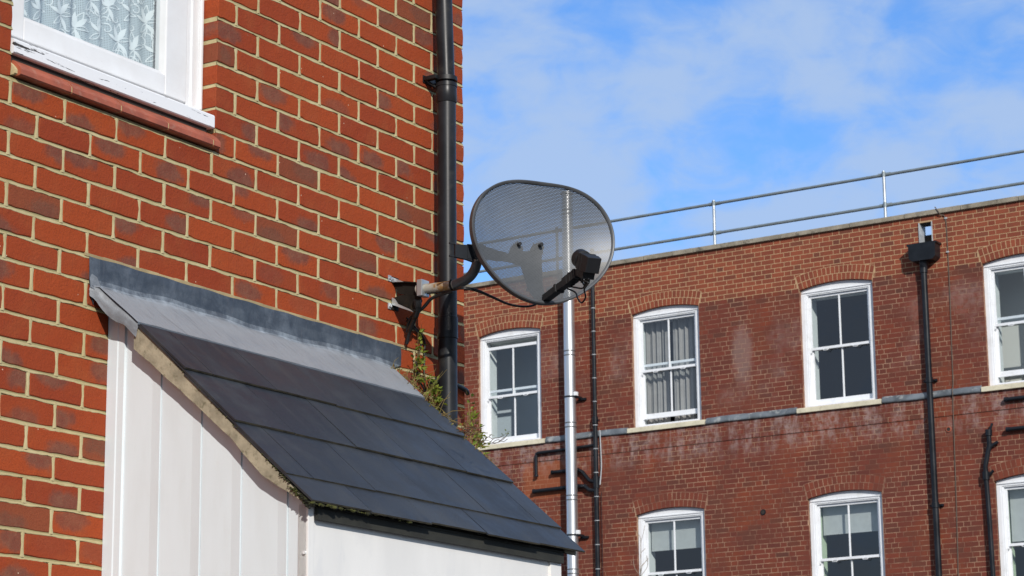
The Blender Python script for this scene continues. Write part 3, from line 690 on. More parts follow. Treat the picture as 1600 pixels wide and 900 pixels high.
# turned-down wing at the left verge
nb, nk = 16, 8; vs = []
for i in range(nb+1):
    t = i/nb; b = 0.006+(0.150-0.006)*t
    zt_ = min(rz(b)+0.012, 3.224); dpt = 0.034+0.022*math.sin(PI*min(1, t*1.4))+0.020*t
    ar_ = A0+0.014+(RL+0.008-A0-0.014)*t**0.8
    for k in range(nk+1):
        q_ = k/nk; a = ar_-0.015*math.sin(min(1, q_*1.5)*PI/2)+0.006*q_*q_; z = zt_-dpt*(q_**1.3)*(1-0.2*t); bb_ = b-dpt*0.22*t*q_**1.3
        vs.append((a+hn(b*2, q_*3, .0022), max(0.004, bb_), z))
fl.add(vs, [(i*(nk+1)+k, (i+1)*(nk+1)+k, (i+1)*(nk+1)+k+1, i*(nk+1)+k+1) for i in range(nb) for k in range(nk)], 0, (0.55, 0.35, 0), smooth=True)
# lower left corner of the upstand, tapering down to the wing
fl.add([(A0, 0.0042, 3.309), (A0+0.02, 0.0046, 3.30), (A0+0.02, 0.006, 3.20), (A0+0.022, 0.005, 3.165), (A0+0.010, 0.0046, 3.19), (A0+0.002, 0.0042, 3.235)], [(0, 1, 2, 3, 4, 5)], 0, (0.0, 0.0, 0))
fl.add([(A0+0.001, 0.0044, 3.262), (A0+0.030, 0.009, 3.250), (A0+0.035, 0.020, 3.222), (A0+0.014, 0.022, 3.205), (A0+0.002, 0.010, 3.215)], [(0, 1, 2, 3, 4)], 0, (0.35, 0.3, 0), smooth=True)
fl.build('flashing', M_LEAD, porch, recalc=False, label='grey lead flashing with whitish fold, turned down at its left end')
ch = MB(); chr_ = random.Random(4)   # mortar chase above the flashing, gappy
x = 5.17
while x < 6.78:
    L = chr_.uniform(.03, .09)
    ch.box(x, x+L, -0.004, chr_.uniform(.0015, .004), 3.3075, 3.3165+chr_.uniform(0, .002), bev=0.001)
    x += L-0.002
ch.build('chase_pointing', simple('chase_mortar', (0.36, 0.28, 0.15), 0.95, var=0.2, bmp=0.6), porch)

# ================================================================== NEAR DOWNPIPE
PA, PBo, PR = 6.972, 0.068, 0.0338
dp = thing('drainpipe', NEAR, (PA, 0, 0), 'black plastic downpipe on the orange brick house corner, behind the dish arm', 'drainpipe')
m = MB(); m.tube([(PA, PBo, z) for z in (2.3, 3.0, 3.6, 4.29)], PR, 32); m.build('lower_pipe', M_PIPE, dp, sharp=40)
m = MB(); m.tube([(PA+0.001, PBo, 4.26), (PA-0.004, PBo-0.012, 4.75), (PA-0.010, PBo-0.022, 5.3), (PA-0.012, PBo-0.024, WTOP)], PR-0.0025, 32); m.build('upper_pipe', M_PIPE, dp, sharp=40)
m = MB(); m.tube([(PA, PBo, 4.225), (PA, PBo, 4.228), (PA, PBo, 4.296), (PA, PBo, 4.30)], [PR+.001, PR+.0035, PR+.0035, PR+.001], 32); m.tube([(PA, PBo, 4.285), (PA, PBo, 4.298)], PR+0.0052, 32); m.build('socket', M_PIPE, dp, sharp=40)
def clip(z, par=dp):
    m = MB(); m.tube([(PA, PBo, z-0.008), (PA, PBo, z+0.008)], PR+0.0058, 32)
    m.box(PA-0.055, PA+0.055, 0.0, 0.006, z-0.014, z+0.014, bev=0.002); m.box(PA-0.055, PA-0.03, 0.004, PBo-0.01, z-0.006, z+0.008, bev=0.002)
    m.box(PA+0.03, PA+0.05, 0.004, PBo-0.01, z-0.006, z+0.008, bev=0.002)
    m.tube([(PA-0.045, 0.004, z), (PA-0.045, 0.016, z)], 0.008, 10); m.tube([(PA-0.045, 0.01, z-0.004), (PA-0.02, PBo-0.03, z-0.03)], 0.004, 8)
    m.build('pipe_clip', M_BLACKP, par, sharp=40)
clip(4.315); clip(2.6)
m = MB(); m.tube([(PA, PBo, 3.36), (PA, PBo, 3.362), (PA, PBo, 3.438), (PA, PBo, 3.44)], [PR+.001, PR+.0030, PR+.0030, PR+.001], 32); m.build('socket', M_PIPE, dp, sharp=40)

# ================================================================== SATELLITE DISH
BA, BZc = 6.745, 3.492
dish = thing('satellite_dish', NEAR, (BA, 0, BZc), 'dark grey perforated oval satellite dish on a bent wall arm at the house corner', 'satellite dish')
m = MB()     # wall bracket: two tapering flanges and clamp
for zz, s in ((3.538, 1), (3.440, -1)):
    lg = MB(); lg.box(BA-0.043, BA-0.025, 0.0, 0.0045, zz-0.011, zz+0.011, bev=0.002); lg.tube([(BA-0.034, 0.003, zz), (BA-0.034, 0.010, zz)], 0.006, 6); lg.build('fixing_lug', M_GALV, dish)
    m.box(BA-0.024, BA+0.020, 0.0, 0.004, zz-0.010, zz+0.010, bev=0.002)
def gpx(x, y, a):      # where the line of sight of a measured point meets the bracket's side plane
    d = CF + CR*((x-800)/FPX) - CU*((y-450)/FPX); k = (a-(CC-NEAR.o).dot(NEAR.t))/d.dot(NEAR.t); q = NEAR.loc(CC+d*k); return (max(0.002, q.y), q.z)
up_ = [gpx(x, y, BA) for x, y in ((613, 436), (613, 446), (624, 459), (640, 462), (654, 460), (654, 442), (632, 440.5))]
lw_ = [gpx(x, y, BA) for x, y in ((613, 466), (626, 462), (640, 460.5), (656, 460), (659, 470), (653, 487), (640, 486), (624, 479), (613, 474))]
m.prism(up_, 'a', BA-0.006, BA+0.004); m.prism(lw_, 'a', BA-0.0055, BA+0.0045)
m.prism([up_[0], up_[6], up_[5], (up_[5][0], up_[5][1]-0.004), (up_[6][0], up_[6][1]-0.004), (up_[0][0], up_[0][1]-0.004)], 'a', BA-0.018, BA+0.016)
m.prism([lw_[8], lw_[7], lw_[6], lw_[5], (lw_[5][0], lw_[5][1]+0.004), (lw_[6][0], lw_[6][1]+0.004), (lw_[7][0], lw_[7][1]+0.004), (lw_[8][0], lw_[8][1]+0.004)], 'a', BA-0.018, BA+0.016)
for px_ in (((611, 433), (631, 440.5), (613, 441)), ((613, 465), (613, 476), (628, 481.5), (646, 487.5), (640, 483), (622, 475), (617, 467))):
    fg = MB(); fg.prism([gpx(x, y, BA-0.020) for x, y in px_], 'a', BA-0.023, BA-0.0185); fg.build('flange_edge', M_GALV, dish)
m.build('wall_bracket', simple('grimy_steel_bracket', (0.011, 0.009, 0.007), 0.7, var=0.5, scale=12, dirt=(0.04, 0.026, 0.013), dirt_amt=0.6, spec=0.2), dish)
m = MB(); m.box(BA-0.030, BA+0.016, 0.112, 0.134, 3.462, 3.520, bev=0.003); m.build('clamp', M_GALV, dish)
AX = BA-0.006
def bez(p0, p1, p2, p3, n=14):
    r = []
    for i in range(n+1):
        t = i/n; r.append(tuple((1-t)**3*p0[k]+3*(1-t)**2*t*p1[k]+3*(1-t)*t*t*p2[k]+t**3*p3[k] for k in range(3)))
    return r
armp = [(AX, 0.10, 3.491)]+bez((AX, 0.20, 3.487), (AX, 0.29, 3.486), (AX, 0.335, 3.495), (AX, 0.348, 3.57), 14)+[(AX, 0.350, 3.606)]
m = MB(); m.tube([p for p in armp if p[1] < 0.262], 0.0165, 20); m.build('mast', M_RUST, dish, sharp=50, label='rust streaked grey arm')
i0 = max(i for i, p in enumerate(armp) if p[1] < 0.262)
m = MB(); m.tube(armp[i0:], 0.0172, 20); m.build('mast', simple('dark_grey_tube', (0.10, 0.105, 0.105), 0.45, var=0.25, bmp=0.1), dish, sharp=50, label='dark grey bend of the arm')
m = MB(); m.tube([(AX, 0.242, 3.487), (AX, 0.247, 3.487)], 0.0195, 16); m.tube([(AX, 0.243, 3.487), (AX, 0.246, 3.487)], 0.023, 10); m.build('cable_tie', M_RUBBER, dish)
# dish frame: centre, axes
psi, eps = math.radians(25.5), math.radians(2.0)
Nh = Vector((math.sin(psi), -math.cos(psi), 0)); Nd = Nh*math.cos(eps)+Vector((0, 0, math.sin(eps))); Hd = Vector((math.cos(psi), math.sin(psi), 0)); Vd = Hd.cross(Nd)*-1.0
if Vd.z < 0: Vd = -Vd
def pray(x, y): return CF + CR*((x-800)/FPX) - CU*((y-450)/FPX)
DC = CC + pray(849, 376)*8.22
def dl(h, v, n): return tuple(NEAR.loc(DC + Hd*h + Vd*v + Nd*n))
# measured outline (height, width in metres about the centre), smoothed
def onplane(x, y):
    d = pray(x, y); k = (DC-CC).dot(Nd)/d.dot(Nd); q = CC+d*k-DC; return q.dot(Hd), q.dot(Vd)
raw = [(736, 351), (739.4, 323.3), (753, 304), (775.6, 288.6), (792, 283), (811.7, 281.7), (835, 282.2), (859, 284), (900.6, 297), (936.7, 323), (956, 351), (962.5, 378), (956, 406.7), (936.7, 434.4), (914.4, 456.7), (886.7, 470.6), (853.3, 475.6), (817, 466.4), (786.7, 445.6), (761.7, 417.8), (745, 388)]
pol = sorted((math.atan2(v, h), math.hypot(h, v)) for h, v in (onplane(*q) for q in raw))
KF = 3; import itertools
# least squares Fourier fit done by solving normal equations
def fit_fourier(pol, K):
    n = 2*K+1; A = [[0.0]*n for _ in range(n)]; B = [0.0]*n
    for th, r in pol:
        ba = [1.0]
        for k in range(1, K+1): ba += [math.cos(k*th), math.sin(k*th)]
        for i in range(n):
            B[i] += ba[i]*r
            for j in range(n): A[i][j] += ba[i]*ba[j]
    for i in range(n):
        A[i][i] += 1e-6; p = A[i][i]
        for j in range(i+1, n):
            q = A[j][i]/p
            for k in range(i, n): A[j][k] -= q*A[i][k]
            B[j] -= q*B[i]
    x = [0.0]*n
    for i in range(n-1, -1, -1): x[i] = (B[i]-sum(A[i][k]*x[k] for k in range(i+1, n)))/A[i][i]
    return x
FC = fit_fourier(pol, KF)
def rad(th):
    r = FC[0]
    for k in range(1, KF+1): r += FC[2*k-1]*math.cos(k*th)+FC[2*k]*math.sin(k*th)
    return r
DEPTH = 0.050
m = MB(); NR, NTh = 16, 96; vs = []; uvs = []
for i in range(NR+1):
    for k in range(NTh):
        th = 2*PI*k/NTh; r = rad(th)*i/NR*0.988; h, v = r*math.cos(th), r*math.sin(th); vs.append(dl(h, v, -DEPTH*(1-(i/NR)**2))); uvs.append((h+1, v+1))
m.add(vs, [(i*NTh+k, i*NTh+(k+1) % NTh, (i+1)*NTh+(k+1) % NTh, (i+1)*NTh+k) for i in range(NR) for k in range(NTh)], 0, None, uvs, True)
refl = m.build('reflector', M_PERF, dish, recalc=False)
m = MB(); vs = []
prf = [(-0.0120, 0.000), (-0.0085, 0.0045), (-0.0035, 0.0060), (0.0, 0.0035), (0.0, -0.020), (-0.002, -0.021), (-0.0022, 0.0)]
for k in range(NTh*2):
    th = PI*k/NTh; r = rad(th)
    for (dr, dn_) in prf: vs.append(dl((r+dr)*math.cos(th), (r+dr)*math.sin(th), dn_))
NPf = len(prf)
m.add(vs, [(k*NPf+q, ((k+1) % (NTh*2))*NPf+q, ((k+1) % (NTh*2))*NPf+(q+1) % NPf, k*NPf+(q+1) % NPf) for k in range(NTh*2) for q in range(NPf)], 0, smooth=True)
m.build('rim', M_RIM, refl, sharp=50)
# back mount: clamp on mast, channel to the dish back, Y plate
ph_, pv_ = onplane(730, 385)
m = MB()
def plate(mb, pts, n0, n1): # polygon in dish (h,v), extruded along the dish normal
    k = len(pts); vs = [dl(h, v, n0) for h, v in pts]+[dl(h, v, n1) for h, v in pts]
    mb.add(vs, [list(range(k)), list(range(2*k-1, k-1, -1))]+[(i, (i+1) % k, k+(i+1) % k, k+i) for i in range(k)])
def hv(*q): return [onplane(*p) for p in q]
plate(m, hv((742, 374), (775, 380), (806, 389), (812, 376), (820, 370), (828, 378), (829, 386), (840, 385), (846, 374), (856, 371), (862, 378), (858, 396), (860, 440), (868, 470), (853, 468), (838, 447), (826, 408), (806, 402), (775, 399), (742, 397)), -0.064, -0.058)
m.build('mount_plate', M_BRKT, dish)
m = MB()
mastw = NEAR.loc(DC)  # unused reference
bp = [tuple(armp[-1])]
plate(m, hv((723, 374), (752, 376), (752, 402), (741, 398), (723, 394)), -0.072, -0.060); plate(m, hv((715, 370), (724, 371), (724, 373.5), (715, 372.5)), -0.072, -0.066); plate(m, hv((715, 390), (724, 391), (724, 393.5), (715, 392.5)), -0.072, -0.066)
m.build('mast_clamp', M_BRKT, dish)
m = MB(); m.box(AX-0.019, AX+0.019, 0.330, 0.372, 3.575, 3.612, bev=0.004); m.build('mast_clamp', M_BRKT, dish)
for (x, y) in ((819, 377), (853, 378), (837, 446), (868, 446)):
    m = MB(); h, v = onplane(x, y); m.tube([dl(h, v, -0.062), dl(h, v, -0.030)], 0.0065, 10); m.build('bolt', M_BLACKP, dish)
# feed arm and receiver
h0, v0 = onplane(853, 466)
S = Vector(dl(h0, v0, 0.004))
E = NEAR.loc(CC + pray(915, 419)*7.93)
m = MB()
d = (E-S).normalized(); up = Vector((0, 0, 1)); sd = d.cross(up).normalized(); up = sd.cross(d).normalized()
def beam(mb, p, q, w_, h_, taper=1.0):
    vs = []
    for P, k in ((p, 1.0), (q, taper)):
        for s1, s2 in ((-1, -1), (1, -1), (1, 1), (-1, 1)): vs.append(P+sd*w_/2*s1*k+up*h_/2*s2*k)
    mb.add([v[:] for v in vs], [(0, 1, 2, 3), (7, 6, 5, 4), (0, 4, 5, 1), (1, 5, 6, 2), (2, 6, 7, 3), (3, 7, 4, 0)])
L = (E-S).length
beam(m, S-d*0.005, S+d*L*0.55, 0.026, 0.022); beam(m, S+d*L*0.50, S+d*L*0.82, 0.031, 0.030); beam(m, S+d*L*0.80, E, 0.026, 0.024)
for k in (0.30, 0.58, 0.66, 0.74): beam(m, S+d*L*k, S+d*(L*k+0.012), 0.034, 0.030 if k > .5 else .027)
for k in (0.60, 0.72): m.tube([(S+d*L*k+up*0.012)[:], (S+d*L*k+up*0.026)[:]], 0.006, 8)
arm = m.build('feed_arm', M_BLACKP, dish)
# receiver: feed cap turned to the dish, boxy body behind it, hanging socket part
Q = E+up*0.004
axis = (Vector(dl(0, 0.0, -0.03))-Q).normalized()      # towards the dish centre
ax2 = axis.cross(up).normalized(); ax3 = ax2.cross(axis).normalized()
cc_ = Q+ax3*0.018
def off_(k, s=0, u=0): return (cc_+axis*k+ax2*s+ax3*u)
m = MB(); m.tube([off_(k)[:] for k in (0.020, 0.024, 0.050, 0.055, 0.056)], [0.020, 0.0305, 0.0315, 0.027, 0.001], 28); m.build('feed_cap', M_BLACKP, dish, sharp=35)
def xbox(mb, k0, k1, s0, s1, u0, u1, tp_=1.0):
    vs = []
    for k, t in ((k0, 1.0), (k1, tp_)):
        for s, u in ((s0, u0), (s1, u0), (s1, u1), (s0, u1)): vs.append(off_(k, s*t, u*t)[:])
    mb.add(vs, [(0, 1, 2, 3), (7, 6, 5, 4), (0, 4, 5, 1), (1, 5, 6, 2), (2, 6, 7, 3), (3, 7, 4, 0)])
m = MB(); xbox(m, 0.022, -0.020, -0.026, 0.026, -0.028, 0.024, 1.08); xbox(m, -0.020, -0.052, -0.028, 0.028, -0.030, 0.027, 0.9)
xbox(m, 0.004, -0.034, -0.022, 0.022, -0.052, -0.020); xbox(m, 0.004, -0.004, -0.029, 0.029, -0.030, 0.027)
for s in (-0.012, 0.0, 0.012): m.tube([off_(-0.018, s, -0.05)[:], off_(-0.018, s, -0.068)[:]], 0.0045, 8)
bvm = m.build('receiver', M_BLACKP, dish)
bv = bvm.modifiers.new('Bevel', 'BEVEL'); bv.width = 0.0022; bv.segments = 2; bv.limit_method = 'ANGLE'
# cables
def pt(x, y, dep): return NEAR.loc(CC+pray(x, y)*dep)[:]
def smooth_path(pts, n=10):
    out_ = []
    P = [Vector(p) for p in pts]; P = [P[0]*2-P[1]]+P+[P[-1]*2-P[-2]]
    for i in range(1, len(P)-2):
        for k in range(n):
            t = k/n; a_, b_, c_, d_ = P[i-1], P[i], P[i+1], P[i+2]
            out_.append((0.5*((2*b_)+(c_-a_)*t+(2*a_-5*b_+4*c_-d_)*t*t+(3*b_-a_-3*c_+d_)*t**3))[:])
    out_.append(P[-2][:]); return out_
m = MB()
m.tube(smooth_path([off_(-0.018, 0.0, -0.06)[:], pt(920, 436, 7.90), pt(914, 446, 7.94), pt(909, 440, 7.97), pt(900, 434, 8.00), pt(893, 431, 8.03)]), 0.0029, 8)
m.tube(smooth_path([off_(-0.018, 0.012, -0.06)[:], pt(919, 442, 7.90), pt(913, 452, 7.92), pt(915, 464, 7.95), pt(909, 473, 7.98), pt(903, 467, 8.02), pt(899, 457, 8.06), pt(885, 450, 8.12)]), 0.0029, 8)
m.tube(smooth_path([off_(-0.018, -0.012, -0.06)[:], pt(916, 438, 7.92), pt(911, 450, 7.95), pt(898, 449, 8.0), pt(888, 447, 8.1)]), 0.0029, 8)
m.build('receiver_cable', M_RUBBER, dish, sharp=60)
m = MB()
base_p = (AX-0.004, 0.246, 3.468)
for o_ in (0, 0.006):
    m.tube(smooth_path([(AX, 0.14+o_, 3.472), base_p, pt(722, 449+o_*300, 8.22), pt(745, 453+o_*300, 8.24), pt(768, 463+o_*200, 8.26), pt(795, 475+o_*100, 8.28), pt(820, 479, 8.30), pt(838, 475, 8.32), pt(846, 464, 8.33)]), 0.0036, 8)
m.tube(smooth_path([(AX-0.01, 0.105, 3.452), (AX, 0.10, 3.43), (AX+0.02, 0.075, 3.40), (AX+0.045, 0.035, 3.36), (AX+0.055, 0.016, 3.32)]), [0.014]*10+[0.012]*10+[0.009]*10+[0.007]*11, 8)
m.tube(smooth_path([(AX, 0.246, 3.467), (AX+0.003, 0.20, 3.462), (AX+0.012, 0.15, 3.455), (AX+0.02, 0.11, 3.43), (AX+0.035, 0.045, 3.40), (AX+0.05, 0.02, 3.36)]), 0.006, 8)
m.tube(smooth_path([(AX+0.05, 0.02, 3.40), (6.893, 0.008, 3.36), (6.884, 0.008, 3.31), (6.862, 0.008, 3.26), (6.862, 0.010, 3.24), (6.880, 0.014, 3.20), (6.90, 0.02, 3.17)]), 0.0036, 8)
m.tube(smooth_path([(AX+0.05, 0.02, 3.41), (6.905, 0.010, 3.36), (6.915, 0.008, 3.30), (6.915, 0.008, 3.22), (6.93, 0.012, 3.16), (6.95, 0.02, 3.10)]), 0.0036, 8)
m.tube([(6.862, 0.010, 3.262), (6.862, 0.010, 3.248)], 0.006, 8)
m.build('cable', M_RUBBER, dish, sharp=60)
sp = thing('cable_conduit', NEAR, (7.05, 0, 3.2), 'short black rod clipped low on the brick corner just behind the downpipe', 'cable')
m = MB(); m.tube(smooth_path([(6.93, 0.02, 3.205), (7.02, 0.018, 3.226), (7.10, 0.018, 3.222), (7.165, 0.016, 3.214), (7.193, 0.006, 3.208)]), 0.0085, 10); m.build('rod', M_RUBBER, sp, sharp=60)

# ================================================================== weeds by the roof edge
def leaf(mb, p, d, L, w_, rnd, mi=0):
    d = Vector(d).normalized(); s = d.cross(Vector((rnd.uniform(-1, 1), rnd.uniform(-1, 1), rnd.uniform(-1, 1)))).normalized(); nn_ = s.cross(d)
    p = Vector(p); vs = [p, p+d*L*.35+s*w_/2+nn_*L*.06, p+d*L, p+d*L*.35-s*w_/2+nn_*L*.06, p+d*L*.4-nn_*L*.04]
    mb.add([v[:] for v in vs], [(0, 1, 4), (1, 2, 4), (2, 3, 4), (3, 0, 4)], mi, smooth=False)
def weed(name, base, stems, label, cat, seed, mats, leafL=0.016, nl=14, spread=0.010, dry=0.0):
    th = thing(name, NEAR, base, label, cat); rn = random.Random(seed); st = MB(); lf = MB()
    for tipp in stems:
        b0 = Vector(base)+Vector((rn.uniform(-.02, .02), rn.uniform(0, .01), 0)); tp_ = Vector(tipp)
        mid = (b0+tp_)/2+Vector((rn.uniform(-.02, .02), rn.uniform(-.005, .015), rn.uniform(0, .02)))
        path = smooth_path([b0[:], mid[:], tp_[:]], 6); st.tube(path, [0.0014*(1-0.6*i/len(path)) for i in range(len(path))], 5)
        for k in range(nl):
            q = Vector(path[int(len(path)*(0.2+0.8*rn.random()))-1]); q += Vector((rn.gauss(0, spread), abs(rn.gauss(0, spread)), rn.gauss(0, spread)))
            leaf(lf, q[:], (rn.uniform(-1, 1), rn.uniform(0, 1), rn.uniform(-.5, 1)), leafL*rn.uniform(.5, 1.2), leafL*rn.uniform(.3, .55), rn, 1 if rn.random() < dry else 0)
    st.build('stem', mats[2], th); lf.build('foliage', mats[:2], th, recalc=False)
    return th
WM = [M_WEED, M_RED, M_DRY]
weed('weed', (6.84, 0.012, 3.17), [(6.865, 0.03, 3.40), (6.845, 0.03, 3.37), (6.83, 0.03, 3.30), (6.86, 0.02, 3.28)], 'green weed climbing the brick beside the lead flashing end', 'weed', 1, WM, 0.026, 17, 0.009, 0.03)
weed('weed', (6.88, 0.05, 3.10), [(6.88, 0.03, 3.24), (6.86, 0.04, 3.22), (6.91, 0.03, 3.21), (6.94, 0.03, 3.19), (6.90, 0.06, 3.16)], 'leafy weed tuft at the foot of the hanging black cables', 'weed', 2, WM, 0.027, 20, 0.012, 0.1)
weed('weed', (7.07, 0.10, 2.98), [(7.10, 0.06, 3.20), (7.14, 0.05, 3.185), (7.16, 0.06, 3.07), (7.12, 0.08, 3.05), (7.18, 0.10, 3.02), (7.17, 0.06, 3.00)], 'yellow green weed hanging over the corner right of the downpipe foot', 'weed', 3, WM, 0.027, 13, 0.012, 0.15)
th = thing('dry_grass', NEAR, (6.8, 0.1, 3.08), 'straw coloured dead stalks lying along the right edge of the slates', 'dry grass')
m = MB(); rn = random.Random(9)
for i in range(60):
    b = rn.uniform(0.0, 0.34); a = 6.675+rn.uniform(0.0, 0.05)+0.03*(b < .15); z = rz(b)-rn.uniform(-.004, 0.03)
    L = rn.uniform(.05, .14); dr = Vector((rn.uniform(-.05, .35), rn.uniform(-.2, .9), rn.uniform(-.85, .55))).normalized()
    p1 = Vector((a, max(.01, b), z)); m.tube([p1[:], (p1+dr*L*.5+Vector((0, 0, .012)))[:], (p1+dr*L)[:]], [.0013, .001, .0006], 4)
m.build('stalks', M_DRY, th, recalc=False)
lf = MB()
for i in range(260):
    b = rn.uniform(0.0, 0.42); leaf(lf, (6.68+rn.uniform(-.005, .06), b+.01, rz(b)-rn.uniform(-.012, .03)), (rn.uniform(-1, 1), rn.uniform(-.2, 1), rn.uniform(-.6, 1)), rn.uniform(.006, .016), rn.uniform(.003, .007), rn, rn.choice((0, 1, 2)))
lf.build('foliage', [M_DRY, M_RED, M_WEED], th, recalc=False)
th = thing('weed', NEAR, (6.70, 0.30, 2.95), 'reddish brown weed past the slate edge, in front of the left sash window', 'weed'); lf = MB(); rn = random.Random(31)
def P8(x, y, dep): return NEAR.loc(CC+pray(x, y)*dep)
for i in range(60):
    x = 722+rn.random()*30; y = 655+(x-722)*0.9+rn.gauss(0, 9); q = P8(x, y, 7.75+rn.uniform(-.04, .04))
    leaf(lf, q[:], (rn.uniform(-1, 1), rn.uniform(-.4, 1), rn.uniform(-.6, 1)), rn.uniform(.006, .018), rn.uniform(.004, .008), rn, rn.choice((0, 0, 1)))
st = MB()
for i in range(8):
    st.tube(smooth_path([P8(712+rn.random()*10, 665+rn.random()*10, 7.78)[:], P8(725+rn.random()*5, 668+rn.random()*12, 7.76)[:], P8(740+rn.random()*14, 676+rn.gauss(0, 12), 7.74)[:]], 5), 0.0010, 4)
st.build('stem', M_TWIG, th); lf.build('foliage', [M_RED, M_WEED], th, recalc=False)
th = thing('bare_twig', NEAR, (6.70, 0.36, 2.90), 'bare forked twig reaching out over the sill of the left sash window', 'twig'); m = MB()
for path in ([(748, 693), (760, 688), (772, 692), (783, 689), (792, 680), (794, 674)], [(750, 690), (763, 693), (776, 692), (788, 683)], [(764, 693), (772, 685), (780, 684), (788, 679)], [(770, 691), (778, 687), (786, 690), (793, 686)], [(755, 690), (762, 683), (770, 686)], [(740, 684), (748, 690), (757, 690)]):
    m.tube(smooth_path([P8(x, y, 7.74)[:] for x, y in path], 5), 0.0010, 5)
m.build('twig', M_TWIG, th, recalc=False)
lf = MB()
for i in range(8): q = P8(rn.uniform(784, 796), rn.uniform(672, 680), 7.74); leaf(lf, q[:], (rn.uniform(-1, 1), 0, 1), 0.008, 0.005, rn)
lf.build('foliage', M_WEED, th, recalc=False)

# ================================================================== FAR BUILDING
bld = thing('brick_building', FAR, (0, 0, 0), 'three storey dark red brick block with arched white sash windows and a flat parapet', 'building')
OW, OS = 1.225, 0.075
CUR = (OW*OW)/(8*OS)+OS/2
openings = []
for aR_ in (-4.665, -1.700, 1.300, 4.300):
    openings.append(dict(aL=aR_-OW, aR=aR_, sill=8.185, spr=10.022, up=True)); openings.append(dict(aL=aR_-OW+0.01, aR=aR_+0.01, sill=4.94, spr=6.782, up=False))
RING = 0.232
for o in openings:
    o['c'] = (o['aL']+o['aR'])/2; o['zc'] = o['spr']+OS-CUR; o['th'] = math.asin(OW/2/CUR)
HOLE = (2.105, 2.325, 10.435, 10.79)
FA0, FA1, FZ0, FZ1 = -9.0, 8.0, 4.4, 10.884
wf = MB()
def arcz(o, x, extra=0.0):
    R_ = CUR+extra; dx = x-o['c']; return o['zc']+math.sqrt(max(0, R_*R_-dx*dx))
def ext_limit(o, x, z): # inside arch ring sector?
    return abs(math.atan2(x-o['c'], z-o['zc'])) <= o['th']+0.002
def stepb(z): return 0.014 if 7.809 <= z <= 8.109 else 0.0
rf_ = random.Random(77)
def fbrick(x0, x1, z0, z1, poly, b1, col):
    k = len(poly); d0 = b1-0.006
    vs = [(p[0], b1, p[1]) for p in poly]+[(p[0], d0, p[1]) for p in poly]
    wf.add(vs, [list(range(k))]+[(i, (i+1) % k, k+(i+1) % k, k+i) for i in range(k)], 0, col)
z = FZ1-0.075*87; CH = 0.075
nrow = 0
zrow = FZ1
rows = []
while zrow-CH > FZ0: rows.append((zrow-CH, zrow)); zrow -= CH
for ri, (zb, zt) in enumerate(rows):
    z0, z1 = zb+0.005, zt-0.005; sb = stepb((z0+z1)/2)
    x = FA0+(0.0 if ri % 2 == 0 else 0.169)+rf_.uniform(-.02, .02)*(zt < 10.0); k = ri
    if zt < 10.0 and ri % 5 == 0: x += rf_.choice((0, .1125))
    kk = 0
    while x < FA1:
        L = 0.225 if kk % 2 == 0 else 0.1125
        if zt < 10.0 and rf_.random() < 0.08: L = 0.225 if L < .2 else .1125
        kk += 1
        x0, x1 = x+0.005, x+L-0.005; x += L
        cand = [(x0, x1)]
        for o in openings:
            if x1 < o['aL']-0.12 or x0 > o['aR']+0.12: continue
            if zt > o['sill'] and zb < o['spr']-0.01:
                nc = []
                for (p, q) in cand:
                    if q <= o['aL'] or p >= o['aR']: nc.append((p, q)); continue
                    if p < o['aL']: nc.append((p, o['aL']-0.001))
                    if q > o['aR']: nc.append((o['aR']+0.001, q))
                cand = nc
        if zt > HOLE[2] and zb < HOLE[3]:
            nc = []
            for (p, q) in cand:
                if q <= HOLE[0] or p >= HOLE[1]: nc.append((p, q)); continue
                if p < HOLE[0]: nc.append((p, HOLE[0]-0.002))
                if q > HOLE[1]: nc.append((HOLE[1]+0.002, q))
            cand = nc
        zone = 1.0 if zb > 10.02 else 0.0
        col = (rf_.random(), rf_.random(), zone)
        if 9.87 < zb < 10.02 and rf_.random() < 0.35: col = (0.9, 0.95, 0.0)
        for (p, q) in cand:
            if q-p < 0.015: continue
            near_o = [o for o in openings if q > o['aL']-0.13 and p < o['aR']+0.13 and z1 > o['spr'] and z0 < o['spr']+OS+RING+0.02]
            b1 = 0.0015+rf_.uniform(-.0008, .0008)+sb
            if not near_o:
                fbrick(p, q, z0, z1, [(p, z0), (q, z0), (q, z1), (p, z1)], b1, col); continue
            o = near_o[0]; n = max(3, int((q-p)/0.012)); run = []
            def flush():
                if len(run) >= 2: fbrick(0, 0, 0, 0, run[:]+[(run[-1][0], z1), (run[0][0], z1)], b1, col)
                run.clear()
            for i in range(n+1):
                xx = p+(q-p)*i/n; ez = arcz(o, xx, RING); low = z0
                if ext_limit(o, xx, max(z0, min(z1, ez))) and z0 < ez: low = ez+0.002
                elif ext_limit(o, xx, z0) and z0 < ez: low = z0
                if low < z1-0.006: run.append((xx, low))
                else: flush()
            flush()
